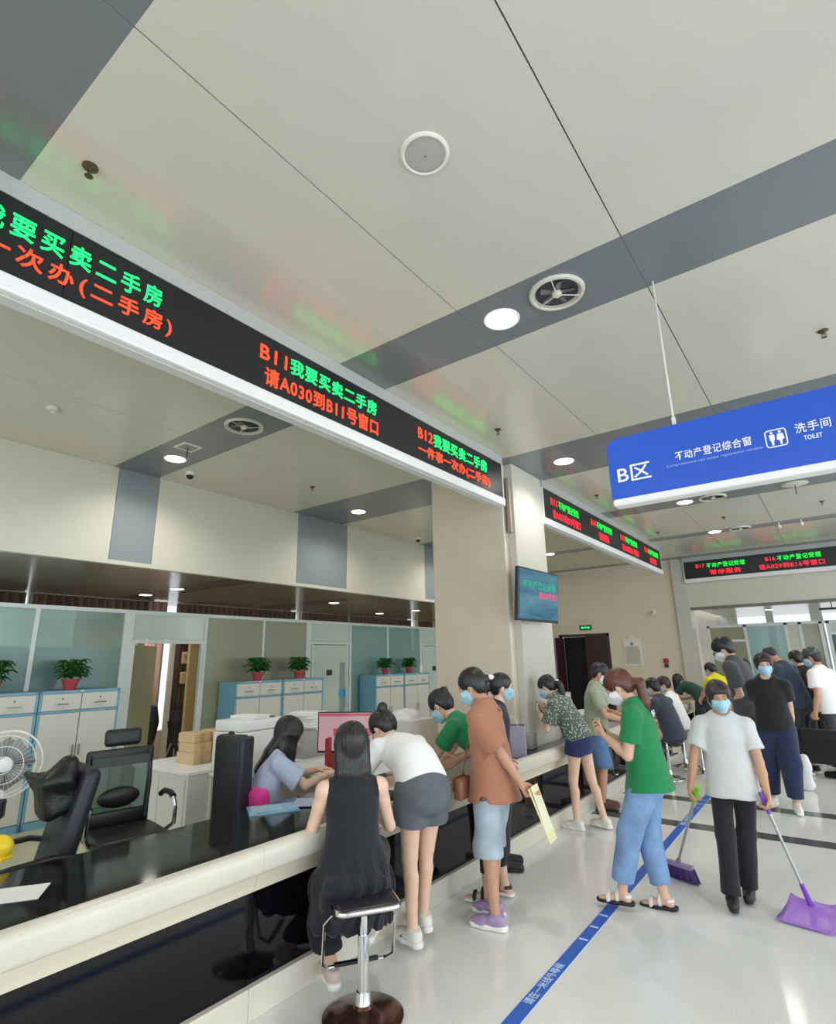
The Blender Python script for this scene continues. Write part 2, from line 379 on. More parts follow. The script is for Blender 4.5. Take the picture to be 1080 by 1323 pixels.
# ------------------------------------------------------------------ blue hanging sign
def blue_sign():
    s = empty('hanging_sign', (0, 3.44, 0), 0, 'large blue hanging sign with white characters and toilet pictogram', 'sign')
    blue = mat('sign_blue', '#1f55c8', 0.3, noise=(1.5, 0.04))
    w, h = 3.4, 0.40; x0 = -0.995; z0 = 2.665
    pts = []
    for a in range(90, 181, 15): pts.append((x0+0.07+0.07*math.cos(R(a)), z0+h-0.07+0.07*math.sin(R(a))))
    pts += [(x0, z0), (x0+w, z0), (x0+w, z0+h)]
    M = Matrix(((1, 0, 0, 0), (0, 0, -1, 0), (0, 1, 0, 0), (0, 0, 0, 1)))
    B().prism(pts, -0.04, 0.04, M).out('panel', blue, s)
    B().box2((x0+0.005, -0.05, z0-0.045), (x0+w, 0.05, z0), 0.012).out('lower_rail', M_whitel, s)
    wt = mat('sign_white_print', '#f5f7fb', 0.5)
    P = planeM((0, -0.041, 0), (1, 0, 0), (0, 0, 1))
    text('lettering', 'B区', wt, s, -0.945, -0.745, 2.765, 2.87, P, 0.01)
    text('lettering', '不动产登记综合窗', wt, s, -0.60, -0.205, 2.835, 2.89, P, 0.008, space=1.1)
    text('lettering', 'Comprehensive real estate registration window', mat('sign_pale_print', '#9fbdf2', 0.5), s, -0.655, -0.155, 2.797, 2.818, P, 0.0)
    text('lettering', '洗手间', wt, s, 0.0, 0.155, 2.845, 2.90, P, 0.008, space=1.1)
    text('lettering', 'TOILET', wt, s, 0.03, 0.11, 2.80, 2.825, P, 0.012)
    b = B(); fr = rrect(0.095, 0.095, 0.015)
    b.tube([(x-0.09, -0.042, z+2.845) for x, z in fr], 0.0035, 6, True)
    for dx, sk in ((-0.018, 0), (0.02, 1)):
        cx = -0.09+dx
        b.cyl((cx, -0.041, 2.877), (cx, -0.044, 2.877), 0.007, seg=12)
        b.prism([(cx-0.013, 2.867), (cx+0.013, 2.867), (cx+(0.018 if sk else 0.011), 2.835), (cx+0.006, 2.83), (cx+0.005, 2.806), (cx-0.005, 2.806), (cx-0.006, 2.83), (cx-(0.018 if sk else 0.011), 2.835)], 0.041, 0.044, M)
    b.out('toilet_pictogram', wt, s)
    for x in (-0.585, 2.1):
        B().cyl((x, 0, z0+h), (x, 0, H), 0.006, seg=10).cyl((x, 0, z0+h), (x, 0, z0+h+0.06), 0.012, seg=10).out('hanging_rod', M_alu, s)
blue_sign()

# ------------------------------------------------------------------ ceiling fittings
def downlight(x, y, z=H, r=0.11, watts=26, label='', proto=[None]):
    e = empty('downlight', (x, y, z), 0, label, 'ceiling light', 'round downlights in the ceiling')
    B().lathe([(r, -0.001), (r+0.018, -0.006), (r+0.022, 0.0)], seg=28, caps=False).out('trim_ring', M_whitel, e, True)
    B().cyl((0, 0, -0.004), (0, 0, 0.0), r, seg=28).out('diffuser', M_glow, e)
    l = bpy.data.lights.new('downlight_lamp', 'SPOT'); l.energy = watts*3.2; l.spot_size = R(150); l.spot_blend = 0.7
    l.shadow_soft_size = r; l.color = (1, 0.955, 0.87)
    o = bpy.data.objects.new('downlight_lamp', l); COL.objects.link(o); o.location = (0, 0, -0.02); o.parent = e
for x, y, lab in ((-1.57, 3.19, 'bright round downlight nearest the camera, beside the fan vent in the grey strip'),
                  (-2.40, 6.35, 'round downlight in the wide grey strip beside the cream column'),
                  (-1.63, 9.46, 'round downlight just under the lower edge of the blue sign'),
                  (-1.65, 12.27, 'round downlight in the farthest thin grey strip'),
                  (-6.0, 3.24, 'round downlight in the grey strip by the small dome camera, behind the long display'),
                  (-6.0, 6.45, 'round downlight in the wide grey strip left of the column')):
    downlight(x, y, label=lab)
for x, y, lab in ((-5.2, 12.27, 'added round downlight brightening the far wall, over the office left of the second display'), (1.6, 9.46, 'added unseen downlight beyond the right edge, in line with the vent below the sign'), (1.4, 12.27, 'added unseen downlight beyond the right edge in the farthest strip'), (-4.6, 9.46, 'added round downlight brightening the office behind the second display')):  # extra downlights, added only to brighten the far end of the hall
    downlight(x, y, label=lab)
downlight(2.2, 3.19, label='round downlight right of the blue sign, outside the photo')
downlight(-1.57, -2.5, label='round downlight behind the photographer'); downlight(-6.0, 0.3, label='round downlight over the pedestal fan corner')
downlight(-6.0, 9.6, label='round downlight over the office beyond the column')
for x, y, lab in ((-8.78, 5.0, 'round downlight in the low ceiling above the storeroom door, nearer one'), (-9.9, 5.05, 'round downlight in the low ceiling above the storeroom door, farther one'),
                  (-8.65, 8.55, 'round downlight in the low ceiling above the white glazed door'), (-9.8, 11.4, 'round downlight in the low ceiling near the column, left one'),
                  (-8.62, 11.45, 'round downlight in the low ceiling near the column, right one'), (-8.9, 1.2, 'round downlight in the low ceiling at the left end'), (-9.0, 2.1, 'added unseen downlight lifting the light behind the frosted glass at the left')):  # the last one is an added lamp, out of view, lighting the teal cabinet
    downlight(x, y, LOW, 0.10, 26, lab)
downlight(-1.4, 17.9, 2.86, 0.1, 14, 'small downlight in the far office ceiling beyond the opening')

def fanvent(x, y, r, label):
    e = empty('exhaust_fan', (x, y, H), 0, label, 'ceiling fan vent', 'round ceiling vents')
    B().lathe([(r*0.84, -0.012), (r*0.88, -0.022), (r*0.97, -0.02), (r, -0.004), (r, 0.0)], seg=32, caps=False).out('outer_ring', mat('vent_offwhite', '#d6d3c8', 0.45), e, True)
    B().lathe([(r*0.84, -0.010), (r*0.80, -0.006), (r*0.77, -0.003)], seg=32, caps=False).out('inner_cone', mat('vent_cone', '#bdb9ae', 0.45), e, True)
    B().cyl((0, 0, -0.0018), (0, 0, -0.0008), r*0.79, seg=28).out('shaft_shade', mat('vent_shadow', '#3c3b40', 0.7), e)  # flat dark disc painted as the shade inside the vent, no real depth
    B().lathe([(0, -0.035), (r*0.10, -0.034), (r*0.17, -0.022), (r*0.18, -0.002)], seg=18).out('hub', mat('vent_offwhite', '#d6d3c8', 0.45), e, True)
    for k in range(5):
        a = R(72*k+15); c, s = math.cos(a), math.sin(a)
        b = B()
        vs = [(r*0.15, -0.02, -0.008), (r*0.60, -r*0.13, -0.020), (r*0.66, r*0.06, -0.006), (r*0.15, 0.015, -0.004)]
        top = [b.bm.verts.new((c*p-s*q, s*p+c*q, z)) for p, q, z in vs]; bot = [b.bm.verts.new((c*p-s*q, s*p+c*q, z+0.002)) for p, q, z in vs]
        b.bm.faces.new(top); b.bm.faces.new(bot[::-1])
        for i in range(4): b.bm.faces.new((top[i], top[(i+1) % 4], bot[(i+1) % 4], bot[i]))
        b.out('blade', mat('vent_blade', '#6e6e72', 0.3), e)
    for k in range(3):
        a = R(120*k+40); B().cyl((r*0.15*math.cos(a), r*0.15*math.sin(a), -0.02), (r*0.86*math.cos(a), r*0.86*math.sin(a), -0.018), 0.004, seg=6).out('strut', mat('vent_offwhite', '#d6d3c8', 0.45), e)
fanvent(-1.13, 3.15, 0.185, 'large round fan vent with visible blades beside the brightest downlight')
fanvent(-4.57, 3.17, 0.20, 'round fan vent in the grey strip seen below the long display')
fanvent(-1.22, 9.43, 0.2, 'round fan vent just below the blue sign, beside a downlight')
fanvent(-1.2, 12.25, 0.2, 'round fan vent in the far thin strip of ceiling')
def speaker():
    e = empty('ceiling_speaker', (-1.215, 1.755, H), 0, 'round perforated ceiling speaker in the large pale panel', 'speaker')
    B().lathe([(0.098, -0.008), (0.108, -0.012), (0.118, -0.007), (0.12, 0)], seg=32, caps=False).out('rim', mat('speaker_rim', '#e4e2da', 0.4), e, True)
    B().lathe([(0, -0.010), (0.06, -0.009), (0.098, -0.006)], seg=32).out('grille', mat('speaker_mesh', '#b2b1ac', 0.6, noise=(220, 0.15)), e, True)
    B().sph((0.0, 0.004, -0.0105), (0.003, 0.006, 0.002), 8).out('logo_badge', M_blackp, e)
speaker()
def disc(x, y, r, lab):
    e = empty('speaker_disc', (x, y, H), 0, lab, 'ceiling fitting')
    B().lathe([(0, -0.02), (r*0.8, -0.018), (r, -0.004), (r, 0)], seg=24).out('cover', mat('vent_offwhite', '#d6d3c8', 0.45), e, True)
    B().cyl((0, 0, -0.02), (0, 0, -0.16), 0.006, seg=8).out('stem', M_blackp, e)
disc(-0.14, 9.46, 0.17, 'flat round ceiling fitting with dark stem, right of the fan vent under the blue sign')
def sprinkler(x, y, lab, z=H, s=1.0):
    e = empty('sprinkler', (x, y, z), 0, lab, 'sprinkler', 'fire sprinklers in the ceiling')
    br = mat('brass_dark', '#6b5f4c', 0.4, metal=0.7)
    B().lathe([(0.036*s, 0), (0.036*s, -0.006), (0.02*s, -0.012), (0.012*s, -0.016), (0.012*s, -0.03)], seg=16).out('cup', br, e, True)
    B().tube([(-0.011*s, 0, -0.025), (-0.016*s, 0, -0.04), (0, 0, -0.055)], 0.003, 6).tube([(0.011*s, 0, -0.025), (0.016*s, 0, -0.04), (0, 0, -0.055)], 0.003, 6).out('yoke', br, e)
    B().lathe([(0, -0.054), (0.019*s, -0.055), (0.02*s, -0.058), (0, -0.058)], seg=12).out('deflector', br, e)
for x, y, l in ((-2.56, 0.80, 'brass fire sprinkler in the panel at upper left, above the long display'), (-2.56, 4.93, 'small fire sprinkler near the right end of the long display'),
                (0.30, 4.86, 'fire sprinkler in the pale panel at the right edge, above the blue sign'), (-5.57, 5.04, 'fire sprinkler above the office, right of the small dome camera'),
                (-2.6, 8.1, 'small fire sprinkler above the far display, left of the blue sign'), (-2.55, 11.5, 'small fire sprinkler near the far end of the second display'),
                (0.15, 10.9, 'small fire sprinkler near the right edge, below the blue sign'), (-1.3, 11.0, 'small fire sprinkler between the two far strips')):
    sprinkler(x, y, l)
def dome(x, y, lab, down=0):
    e = empty('dome_camera', (x, y, H), 0, lab, 'camera')
    if down: B().cyl((0, 0, -down), (0, 0, 0), 0.012, seg=10).out('stem', M_blackp, e)
    B().lathe([(0.055, -down), (0.06, -0.035-down), (0.05, -0.045-down), (0, -0.045-down)] if not down else [(0, -down+0.01), (0.05, -down), (0.058, -0.04-down), (0, -0.045-down)], seg=20).out('housing', M_whitep, e, True)
    B().sph((0, 0, -0.05-down), (0.045, 0.045, 0.045), 16).out('lens_dome', M_blackp, e, True)
dome(-6.3, 3.62, 'white dome camera with dark lens below the square ceiling plate', 0.0)
dome(-6.45, 8.7, 'dome camera on the pale ceiling just left of the column')
e = empty('smoke_detector', (-5.6, 1.78, H), 0, 'white round smoke detector on the ceiling at the left, behind the long display', 'smoke detector')
B().lathe([(0.06, 0), (0.06, -0.02), (0.045, -0.04), (0, -0.045)], seg=20).out('housing', M_ceil, e, True)
B().lathe([(0.02, -0.044), (0.018, -0.055), (0, -0.056)], seg=12).out('sensor', M_whitep, e, True)
e = empty('ceiling_plate', (-5.53, 3.12, H), 0, 'small square white ceiling plate between the fan vent and the downlight', 'ceiling fitting')
B().box2((-0.11, -0.11, -0.012), (0.11, 0.11, 0)).out('frame', M_whitep, e)
B().box2((-0.08, -0.08, -0.014), (0.08, 0.08, -0.011)).out('grille', M_band, e)
B().cyl((0, 0, -0.12), (0, 0, 0), 0.006, seg=8).out('stem', M_blackp, e)
for x, q in ((-0.55, 'left'), (-0.2, 'right')):
    e = empty('spot_fitting', (x, 12.2, H), 0, q+' one of two tiny white fittings hanging in the thin far strip', 'ceiling fitting', 'tiny white fittings in the thin far strip')
    B().cyl((0, 0, -0.05), (0, 0, 0), 0.012, seg=8).out('stem', M_whitep, e); B().cyl((0, 0, -0.11), (0, 0, -0.05), 0.03, seg=12).out('shade', M_whitep, e)

# ------------------------------------------------------------------ glazed partition
def frost(name, col, a=0.55):
    m = bpy.data.materials.new(name); m.use_nodes = True; nt = m.node_tree; N = nt.nodes; L = nt.links
    p = N['Principled BSDF']; p.inputs['Base Color'].default_value = lin(col); p.inputs['Roughness'].default_value = 0.12
    n = N.new('ShaderNodeTexNoise'); n.inputs['Scale'].default_value = 1.2
    tr = N.new('ShaderNodeBsdfTransparent'); tr.inputs[0].default_value = (0.8, 0.95, 0.92, 1)
    mx = N.new('ShaderNodeMixShader'); mx.inputs[0].default_value = a
    L.new(tr.outputs[0], mx.inputs[1]); L.new(p.outputs[0], mx.inputs[2]); L.new(mx.outputs[0], N['Material Output'].inputs[0])
    MATS[name] = m
    return m
GL1 = frost('frosted_glass_green', '#a9bdb2', 0.42); GL2 = frost('frosted_glass_olive', '#a3a48a', 0.9)
GL3 = frost('frosted_glass_pale', '#d6e1da', 0.85); GL4 = frost('frosted_glass_teal', '#8fb3ae', 0.75); GL5 = frost('clear_glass', '#9fb0a8', 0.12)
def partition():
    e = empty('glass_partition', (XP, 0, 0), 0, 'white framed frosted glass partition behind the blue cabinets', 'partition')
    top = 2.43
    def post(y, w=0.05, z0=0, z1=top): B().box2((-0.03, y-w/2, z0), (0.03, y+w/2, z1)).out('post', M_alu, e)
    def rail(a, b, z, h=0.05): B().box2((-0.03, a, z-h/2), (0.032, b, z+h/2)).out('rail', M_alu, e)
    rail(-3, 15.3, top+0.025, 0.05); rail(-3, 3.85, 0.05, 0.1)
    for y, w in ((-2, .05), (-0.4, .05), (1.35, .05), (2.72, .05), (3.86, .14), (5.06, .05), (6.17, .04), (7.2, .12), (8.32, .06), (9.5, .05), (10.7, .07), (11.7, .06)): post(y, w)
    for a, b, m in ((-2, -0.4, GL1), (-0.4, 1.35, GL1), (1.35, 2.72, GL1), (2.72, 3.79, GL1), (5.06, 6.17, GL2), (6.17, 7.14, GL2), (8.32, 9.5, GL4), (9.5, 10.7, GL4), (11.7, 13.3, GL4)):
        B().box2((-0.006, a, 0.1), (0.006, b, top)).out('glass_pane', m, e)
    # storeroom doorway with transom
    rail(3.92, 5.06, 2.05); B().box2((-0.006, 3.93, 2.08), (0.006, 5.04, top)).out('glass_pane', GL3, e)
    B().box2((-0.03, 5.0, 0), (0.03, 5.04, 2.03)).box2((-0.03, 3.93, 0), (0.03, 3.97, 2.03)).out('door_frame', M_alu, e)
    # white glazed doors
    for a, b in ((7.26, 8.29), (10.74, 11.67)):
        rail(a, b, 2.07); B().box2((-0.006, a, 2.1), (0.006, b, top)).out('glass_pane', GL3, e)
        B().box2((-0.02, a+0.02, 0.02), (0.02, b-0.02, 2.03)).out('door', GL3, e)
        B().box2((0.0, a+0.03, 0), (0.03, a+0.07, 2.04)).box2((0.0, b-0.07, 0), (0.03, b-0.03, 2.04)).out('door_frame', M_alu, e)
        B().box2((0.02, a+0.42, 1.47), (0.026, a+0.56, 1.57)).out('door_plate', M_navy, e)
        B().box2((0.02, b-0.26, 0.3), (0.024, b-0.12, 1.7)).out('tinted_strip', mat('pale_teal_strip', '#8fa8a4', 0.3), e)
        B().box2((0.02, b-0.27, 1.05), (0.027, b-0.10, 1.2)).out('blue_sticker', mat('sticker_blue', '#3aa6dc', 0.5), e)
        B().cyl((0.06, b-0.12, 0.85), (0.06, b-0.12, 1.25), 0.012, seg=8).out('door_handle', M_steel, e)
partition()
d = empty('door_1', (XP-0.04, 3.98, 0), kind='structure'); d.rotation_euler = (0, 0, R(129))
B().box2((0.0, -0.02, 0.02), (0.75, 0.02, 2.0)).out('door_leaf', frost('door_glass_olive', '#aaa88c', 0.85), d)
B().cyl((0.68, 0.07, 1.02), (0.55, 0.07, 1.02), 0.012, seg=8).cyl((0.68, 0.07, 1.02), (0.68, 0, 1.02), 0.01, seg=8).out('door_handle', M_steel, d)
tag(B().box2((-9.5, -3, 0), (-9.4, 3.75, 2.6)).out('wall_pale_backdrop', mat('backdrop_white', '#e9ece4', 0.6)), kind='structure')  # added white backdrop, makes the dim room look pale through the frosted glass
# curtains along the rear windows
cur = mat('curtain_brown', '#8c7468', 0.85, noise=(3, 0.2)); cur2 = mat('curtain_pink', '#c9a79b', 0.85)
def curtain(x, y0, y1, z0, z1, m, label, amp=0.04, per=0.14):
    b = B(); n = max(8, int((y1-y0)/per*6)); P0 = []; P1 = []
    for i in range(n+1):
        y = y0+(y1-y0)*i/n; dx = amp*math.sin(2*math.pi*(y-y0)/per)+0.01*math.sin(y*9)
        P0.append(b.bm.verts.new((dx, y-y0, z0))); P1.append(b.bm.verts.new((dx, y-y0, z1)))
    for i in range(n): b.bm.faces.new((P0[i], P0[i+1], P1[i+1], P1[i]))
    o = b.out('curtain', m, None, True, (x, y0, 0)); md = o.modifiers.new('thick', 'SOLIDIFY'); md.thickness = 0.004
    return tag(o, label, 'curtain')
for a, b_, l in ((-3, 3.46, 'brown pleated curtain along the rear windows, left of the thin bright slit'), (3.58, 5.6, 'brown pleated curtain showing over the partition above the lone fern'),
                 (6.15, 9.25, 'brown pleated curtain above the olive glass panes'), (9.52, 11.17, 'brown pleated curtain above the white glazed door'), (11.26, 13.95, 'brown pleated curtain near the column, above the teal panes'),
                 (14.38, 15.2, 'brown pleated curtain at the far end by the column')):
    curtain(-10.72, a, b_, 0.06, 2.93, cur, l)
curtain(-10.62, 5.5, 5.90, 0.02, 2.93, cur2, 'pink curtain seen through the open storeroom doorway')
# storeroom things seen through the doorway
def shelf_rack():
    e = empty('shelving_unit', (-10.03, 6.26, 0), 0, 'dark shelving unit with bundles seen through the storeroom doorway', 'shelf')
    w = mat('dark_wood', '#3a2c25', 0.6)
    for y in (-0.4, 0.4): B().box2((-0.08, y-0.02, 0), (0.08, y+0.02, 2.1)).out('side_panel', w, e)
    for k in range(6): B().box2((-0.08, -0.4, 0.25+0.36*k), (0.08, 0.4, 0.28+0.36*k)).out('shelf', w, e)
    for k in (3, 4):
        for j in range(2):
            tag(B().box((-10.0, 6.26-0.2+0.4*j, 0.28+0.36*k+0.12), (0.16, 0.34, 0.22), 0.03).out('file_bundle', mat('bundle_tan', '#b29a70', 0.8, noise=(12, 0.3))), 'tan file bundle on the %s shelf, %s side, of the dark shelving unit' % (('third', 'fourth')[k-3], ('left', 'right')[j]), 'bundle', 'bundles on the storeroom shelves')
shelf_rack()
tag(B().box2((-0.03, -0.13, 0), (0.03, 0.13, 2.2)).out('wooden_board', mat('pine_board', '#c6a97d', 0.5, noise=(6, 0.08), stretch=(1, 1, 0.1)), None, False, (-8.6, 5.34, 0), 0), 'tall pale wooden panel standing inside the storeroom doorway', 'panel')
tag(B().box2((-0.03, -0.09, 0), (0.03, 0.09, 2.4)).out('white_pillar', mat('pillar_offwhite', '#d8d3c4', 0.6), None, False, (-10.4, 5.99, 0), 0), 'off-white panel beside the bright window gap in the storeroom', 'panel')
def tripod(x, y, h, lab):
    e = empty('tripod', (x, y, 0), 20, lab, 'tripod', 'bagged tripods inside the storeroom doorway')
    cloth = mat('black_nylon', '#1d1c20', 0.6, bump=(20, 0.5))
    B().lathe([(0.02, 0.3), (0.10, 0.45), (0.15, 0.75), (0.14, h-0.2), (0.10, h), (0, h+0.02)], seg=12).out('bag', cloth, e, True)
    for k in range(3):
        a = R(120*k+10); B().cyl((0.22*math.cos(a), 0.22*math.sin(a), 0), (0, 0, 0.55), 0.013, seg=8).out('leg', M_steel, e)
tripod(-9.95, 5.40, 1.02, 'black bagged tripod standing at the left inside the storeroom doorway')
tripod(-9.72, 5.76, 0.92, 'black bagged tripod standing at the right inside the storeroom doorway')
# blue cabinet inside the room behind the frosted glass, left
tag(B().box2((-0.25, -0.9, 0), (0.25, 0.9, 1.97), 0.01).out('storage_cabinet', mat('cabinet_teal', '#63b8d2', 0.5), None, False, (-8.25, 3.0, 0)), 'teal storage cabinet showing through the frosted glass at the left', 'cabinet')
tag(B().box2((-0.25, -0.5, 0), (0.25, 0.5, 1.95), 0.01).out('storage_cabinet', mat('cabinet_teal', '#63b8d2', 0.5), None, False, (-8.25, 10.2, 0)), 'teal storage cabinet showing through the frosted glass beside the column', 'cabinet')

# ------------------------------------------------------------------ blue cabinets with ferns
M_cbl = mat('cabinet_blue', '#72a5be', 0.4); M_cdo = mat('cabinet_door_grey', '#cfcfca', 0.4)
def cabinet():
    e = empty('filing_cabinet', (0, 0, 0), 0)
    w = 0.9; h = 1.45; dp = 0.42
    B().box2((-dp, 0, 0.0), (-0.02, w, h)).out('body', M_cbl, e)
    B().box2((-0.02, 0, 0), (0, 0.028, h)).box2((-0.02, w-0.028, 0), (0, w, h)).box2((-0.02, 0, h-0.03), (0, w, h)).box2((-0.02, 0, 1.2), (0, w, 1.225)).box2((-0.02, 0, 0), (0, w, 0.08)).out('front_frame', M_cbl, e)
    for k in (0, 1):
        a = 0.03+k*0.425; b = a+0.415
        dr = B().box2((-0.015, a, 1.23), (0.006, b, h-0.035), 0.003).out('drawer', M_cdo, e)
        B().tube([(0.006, a+0.14, 1.30), (0.03, a+0.15, 1.30), (0.03, a+0.27, 1.30), (0.006, a+0.28, 1.30)], 0.008, 6).out('handle', M_chrome, dr)
        B().cyl((0.006, a+0.21, 1.36), (0.010, a+0.21, 1.36), 0.009, seg=10).out('lock', M_blackp, dr)
        do = B().box2((-0.015, a, 0.09), (0.005, b, 1.195), 0.003).out('door', M_cdo, e)
        B().box2((0.005, a+(0.375 if k == 0 else 0.02), 0.72), (0.02, a+(0.39 if k == 0 else 0.035), 0.84)).out('handle', M_chrome, do)
    B().box2((-0.002, 0.43, h-0.02), (0.003, 0.47, h-0.004)).out('label_clip', M_whitep, e)
    return e
proto = cabinet()
cabs = [(1.80, 'leftmost, behind the pedestal fan'), (2.71, 'with the lone fern, left of the storeroom doorway'), (5.33, 'left half of the middle pair, right of the storeroom doorway'), (6.24, 'right half of the middle pair, beside the white glazed door'),
        (8.55, 'left half of the pair nearest the column'), (9.46, 'right half of the pair nearest the column'), (0.88, 'at the very left end, mostly outside the photo')]
for i, (y, l) in enumerate(cabs):
    c = proto if i == 0 else copy_tree(proto)
    c.location = (-7.45, y, 0); tag(c, 'blue and grey filing cabinet ' + l, 'cabinet', 'blue and grey filing cabinets along the partition')
def fern():
    e = empty('potted_plant', (0, 0, 0))
    B().lathe([(0.055, 0), (0.08, 0.09), (0.088, 0.10), (0.088, 0.115), (0.075, 0.115), (0.07, 0.10), (0, 0.10)], seg=18).out('pot', mat('pot_red', '#c04a55', 0.5), e, True)
    b = B(); rnd = random.Random(3)
    for k in range(150):
        a = rnd.uniform(0, 2*math.pi); L_ = rnd.uniform(0.05, 0.21); up = rnd.uniform(0.05, 0.24); n = 5
        c, s = math.cos(a), math.sin(a); pts = []
        for i in range(n+1):
            t = i/n; r = L_*t; z = 0.11+up*math.sin(t*math.pi*0.62)*1.0-0.05*t*t; wd = 0.030*math.sin(math.pi*(0.12+0.85*t))
            pts.append((r, z, wd))
        prev = None
        for r, z, wd in pts:
            l = b.bm.verts.new((c*r-s*wd, s*r+c*wd, z+0.01)); m_ = b.bm.verts.new((c*r, s*r, z)); q = b.bm.verts.new((c*r+s*wd, s*r-c*wd, z+0.01))
            if prev: b.bm.faces.new((prev[0], prev[1], m_, l)); b.bm.faces.new((prev[1], prev[2], q, m_))
            prev = (l, m_, q)
    tag(b.out('foliage', mat('fern_green', '#33692f', 0.6, noise=(30, 0.4)), e), kind='stuff')
    return e
fp = fern()
spots = [(2.27, 'at the left edge above the fan'), (3.08, 'alone on the cabinet left of the storeroom doorway'), (5.85, 'left one on the middle pair of cabinets'), (6.72, 'right one on the middle pair of cabinets'),
         (9.05, 'left one of the two nearest the column'), (9.85, 'right one of the two nearest the column')]
for i, (y, l) in enumerate(spots):
    c = fp if i == 0 else copy_tree(fp)
    c.location = (-7.62, y, 1.45); c.rotation_euler = (0, 0, i*1.3); s_ = 1.12 if i < 4 else 1.0; c.scale = (s_, s_, s_)
    tag(c, 'small green fern in a red pot, ' + l, 'plant', 'potted ferns on the cabinets')
tag(B().lathe([(0.035, 0), (0.035, 0.14), (0.012, 0.17), (0.012, 0.22), (0, 0.22)], seg=12).out('spray_bottle', M_whitep, None, True, (-7.6, 10.25, 1.45)), 'white spray bottle on the cabinet nearest the column', 'bottle')

# ------------------------------------------------------------------ office furniture behind the counter
def mesh_chair():
    e = empty('office_chair', (-4.48, 2.33, 0), 72, 'black mesh-back office chair with headrest and lumbar pad, facing the counter', 'chair')
    # local: +y is where the sitter looks; rotated so that it faces +x
    e.rotation_euler = (0, 0, R(-100))
    for k in range(5):
        a = R(72*k+20); B().tube([(0, 0, 0.09), (0.15*math.cos(a), 0.15*math.sin(a), 0.085), (0.29*math.cos(a), 0.29*math.sin(a), 0.06)], [0.025, 0.022, 0.016], 8).out('leg', M_blackp, e, True)
        B().cyl((0.29*math.cos(a)-0.02, 0.29*math.sin(a), 0.028), (0.29*math.cos(a)+0.02, 0.29*math.sin(a), 0.028), 0.028, seg=12).out('castor', M_blackp, e)
    B().cyl((0, 0, 0.08), (0, 0, 0.44), 0.025, seg=12).out('gas_column', M_chrome, e)
    B().box((0, 0.02, 0.50), (0.50, 0.50, 0.09), 0.04, seg=4).out('seat', M_blackl, e, True)
    # back frame
    w0, w1, zb, zt = 0.205, 0.225, 0.56, 1.05
    b = B()
    y = -0.25
    b.tube([(-w0, y, zb), (-w1, y-0.03, (zb+zt)/2), (-w1, y-0.06, zt)], 0.032, 8, flat=0.6).tube([(w0, y, zb), (w1, y-0.03, (zb+zt)/2), (w1, y-0.06, zt)], 0.032, 8, flat=0.6)
    b.box((0, y-0.055, zt-0.035), (0.50, 0.035, 0.13), 0.02).box((0, y-0.0, zb+0.02), (0.46, 0.035, 0.12), 0.02)
    b.out('back_frame', M_blackp, e, True)
    B().box((0, y-0.03, (zb+zt)/2), (0.42, 0.008, 0.44), rot=(-4, 0, 0)).out('mesh_back', frost('mesh_fabric', '#737876', 0.5), e)
    B().sph((0, y+0.0, 0.73), (0.155, 0.035, 0.075), 20).out('lumbar_pad', M_blackp, e, True)
    B().cyl((-0.05, y-0.07, zt), (-0.05, y-0.06, zt+0.09), 0.006, seg=8).cyl((0.05, y-0.07, zt), (0.05, y-0.06, zt+0.09), 0.006, seg=8).out('headrest_post', M_steel, e)
    B().box((0, y-0.05, zt+0.115), (0.27, 0.07, 0.13), 0.03, rot=(8, 0, 0), seg=4).out('headrest', M_blackl, e, True)
    for s in (-1, 1):
        B().tube([(s*0.29, 0.10, 0.74), (s*0.30, 0.0, 0.755), (s*0.30, -0.12, 0.75), (s*0.29, -0.17, 0.72)], 0.022, 8).out('armrest_pad', M_blackp, e, True)
        B().tube([(s*0.29, 0.10, 0.74), (s*0.30, 0.13, 0.66), (s*0.30, 0.12, 0.56), (s*0.25, 0.02, 0.48)], 0.016, 8).out('armrest_post', M_chrome, e, True)
mesh_chair()
def leather_chair():
    e = empty('office_chair', (-4.02, 1.43, 0), 172, 'black leather office chair seen from behind, with a black bag hung over it', 'chair')
    for k in range(5):
        a = R(72*k); B().tube([(0, 0, 0.09), (0.30*math.cos(a), 0.30*math.sin(a), 0.05)], [0.028, 0.018], 8).out('leg', M_chrome, e)
    B().cyl((0, 0, 0.08), (0, 0, 0.42), 0.025, seg=12).out('gas_column', M_chrome, e)
    B().box((0, 0.0, 0.50), (0.50, 0.50, 0.13), 0.05, seg=4).out('seat', M_blackl, e, True)
    b = B(); b.box((0, -0.27, 0.82), (0.48, 0.10, 0.62), 0.05, rot=(12, 0, 0), seg=4); b.out('backrest', mat('navy_leather', '#20212d', 0.45, bump=(30, 0.2)), e, True)
    for s in (-1, 1):
        B().tube([(s*0.26, 0.2, 0.62), (s*0.28, 0.05, 0.68), (s*0.28, -0.15, 0.69), (s*0.25, -0.28, 0.66)], 0.028, 8, flat=0.6).out('armrest', M_blackl, e, True)
leather_chair()

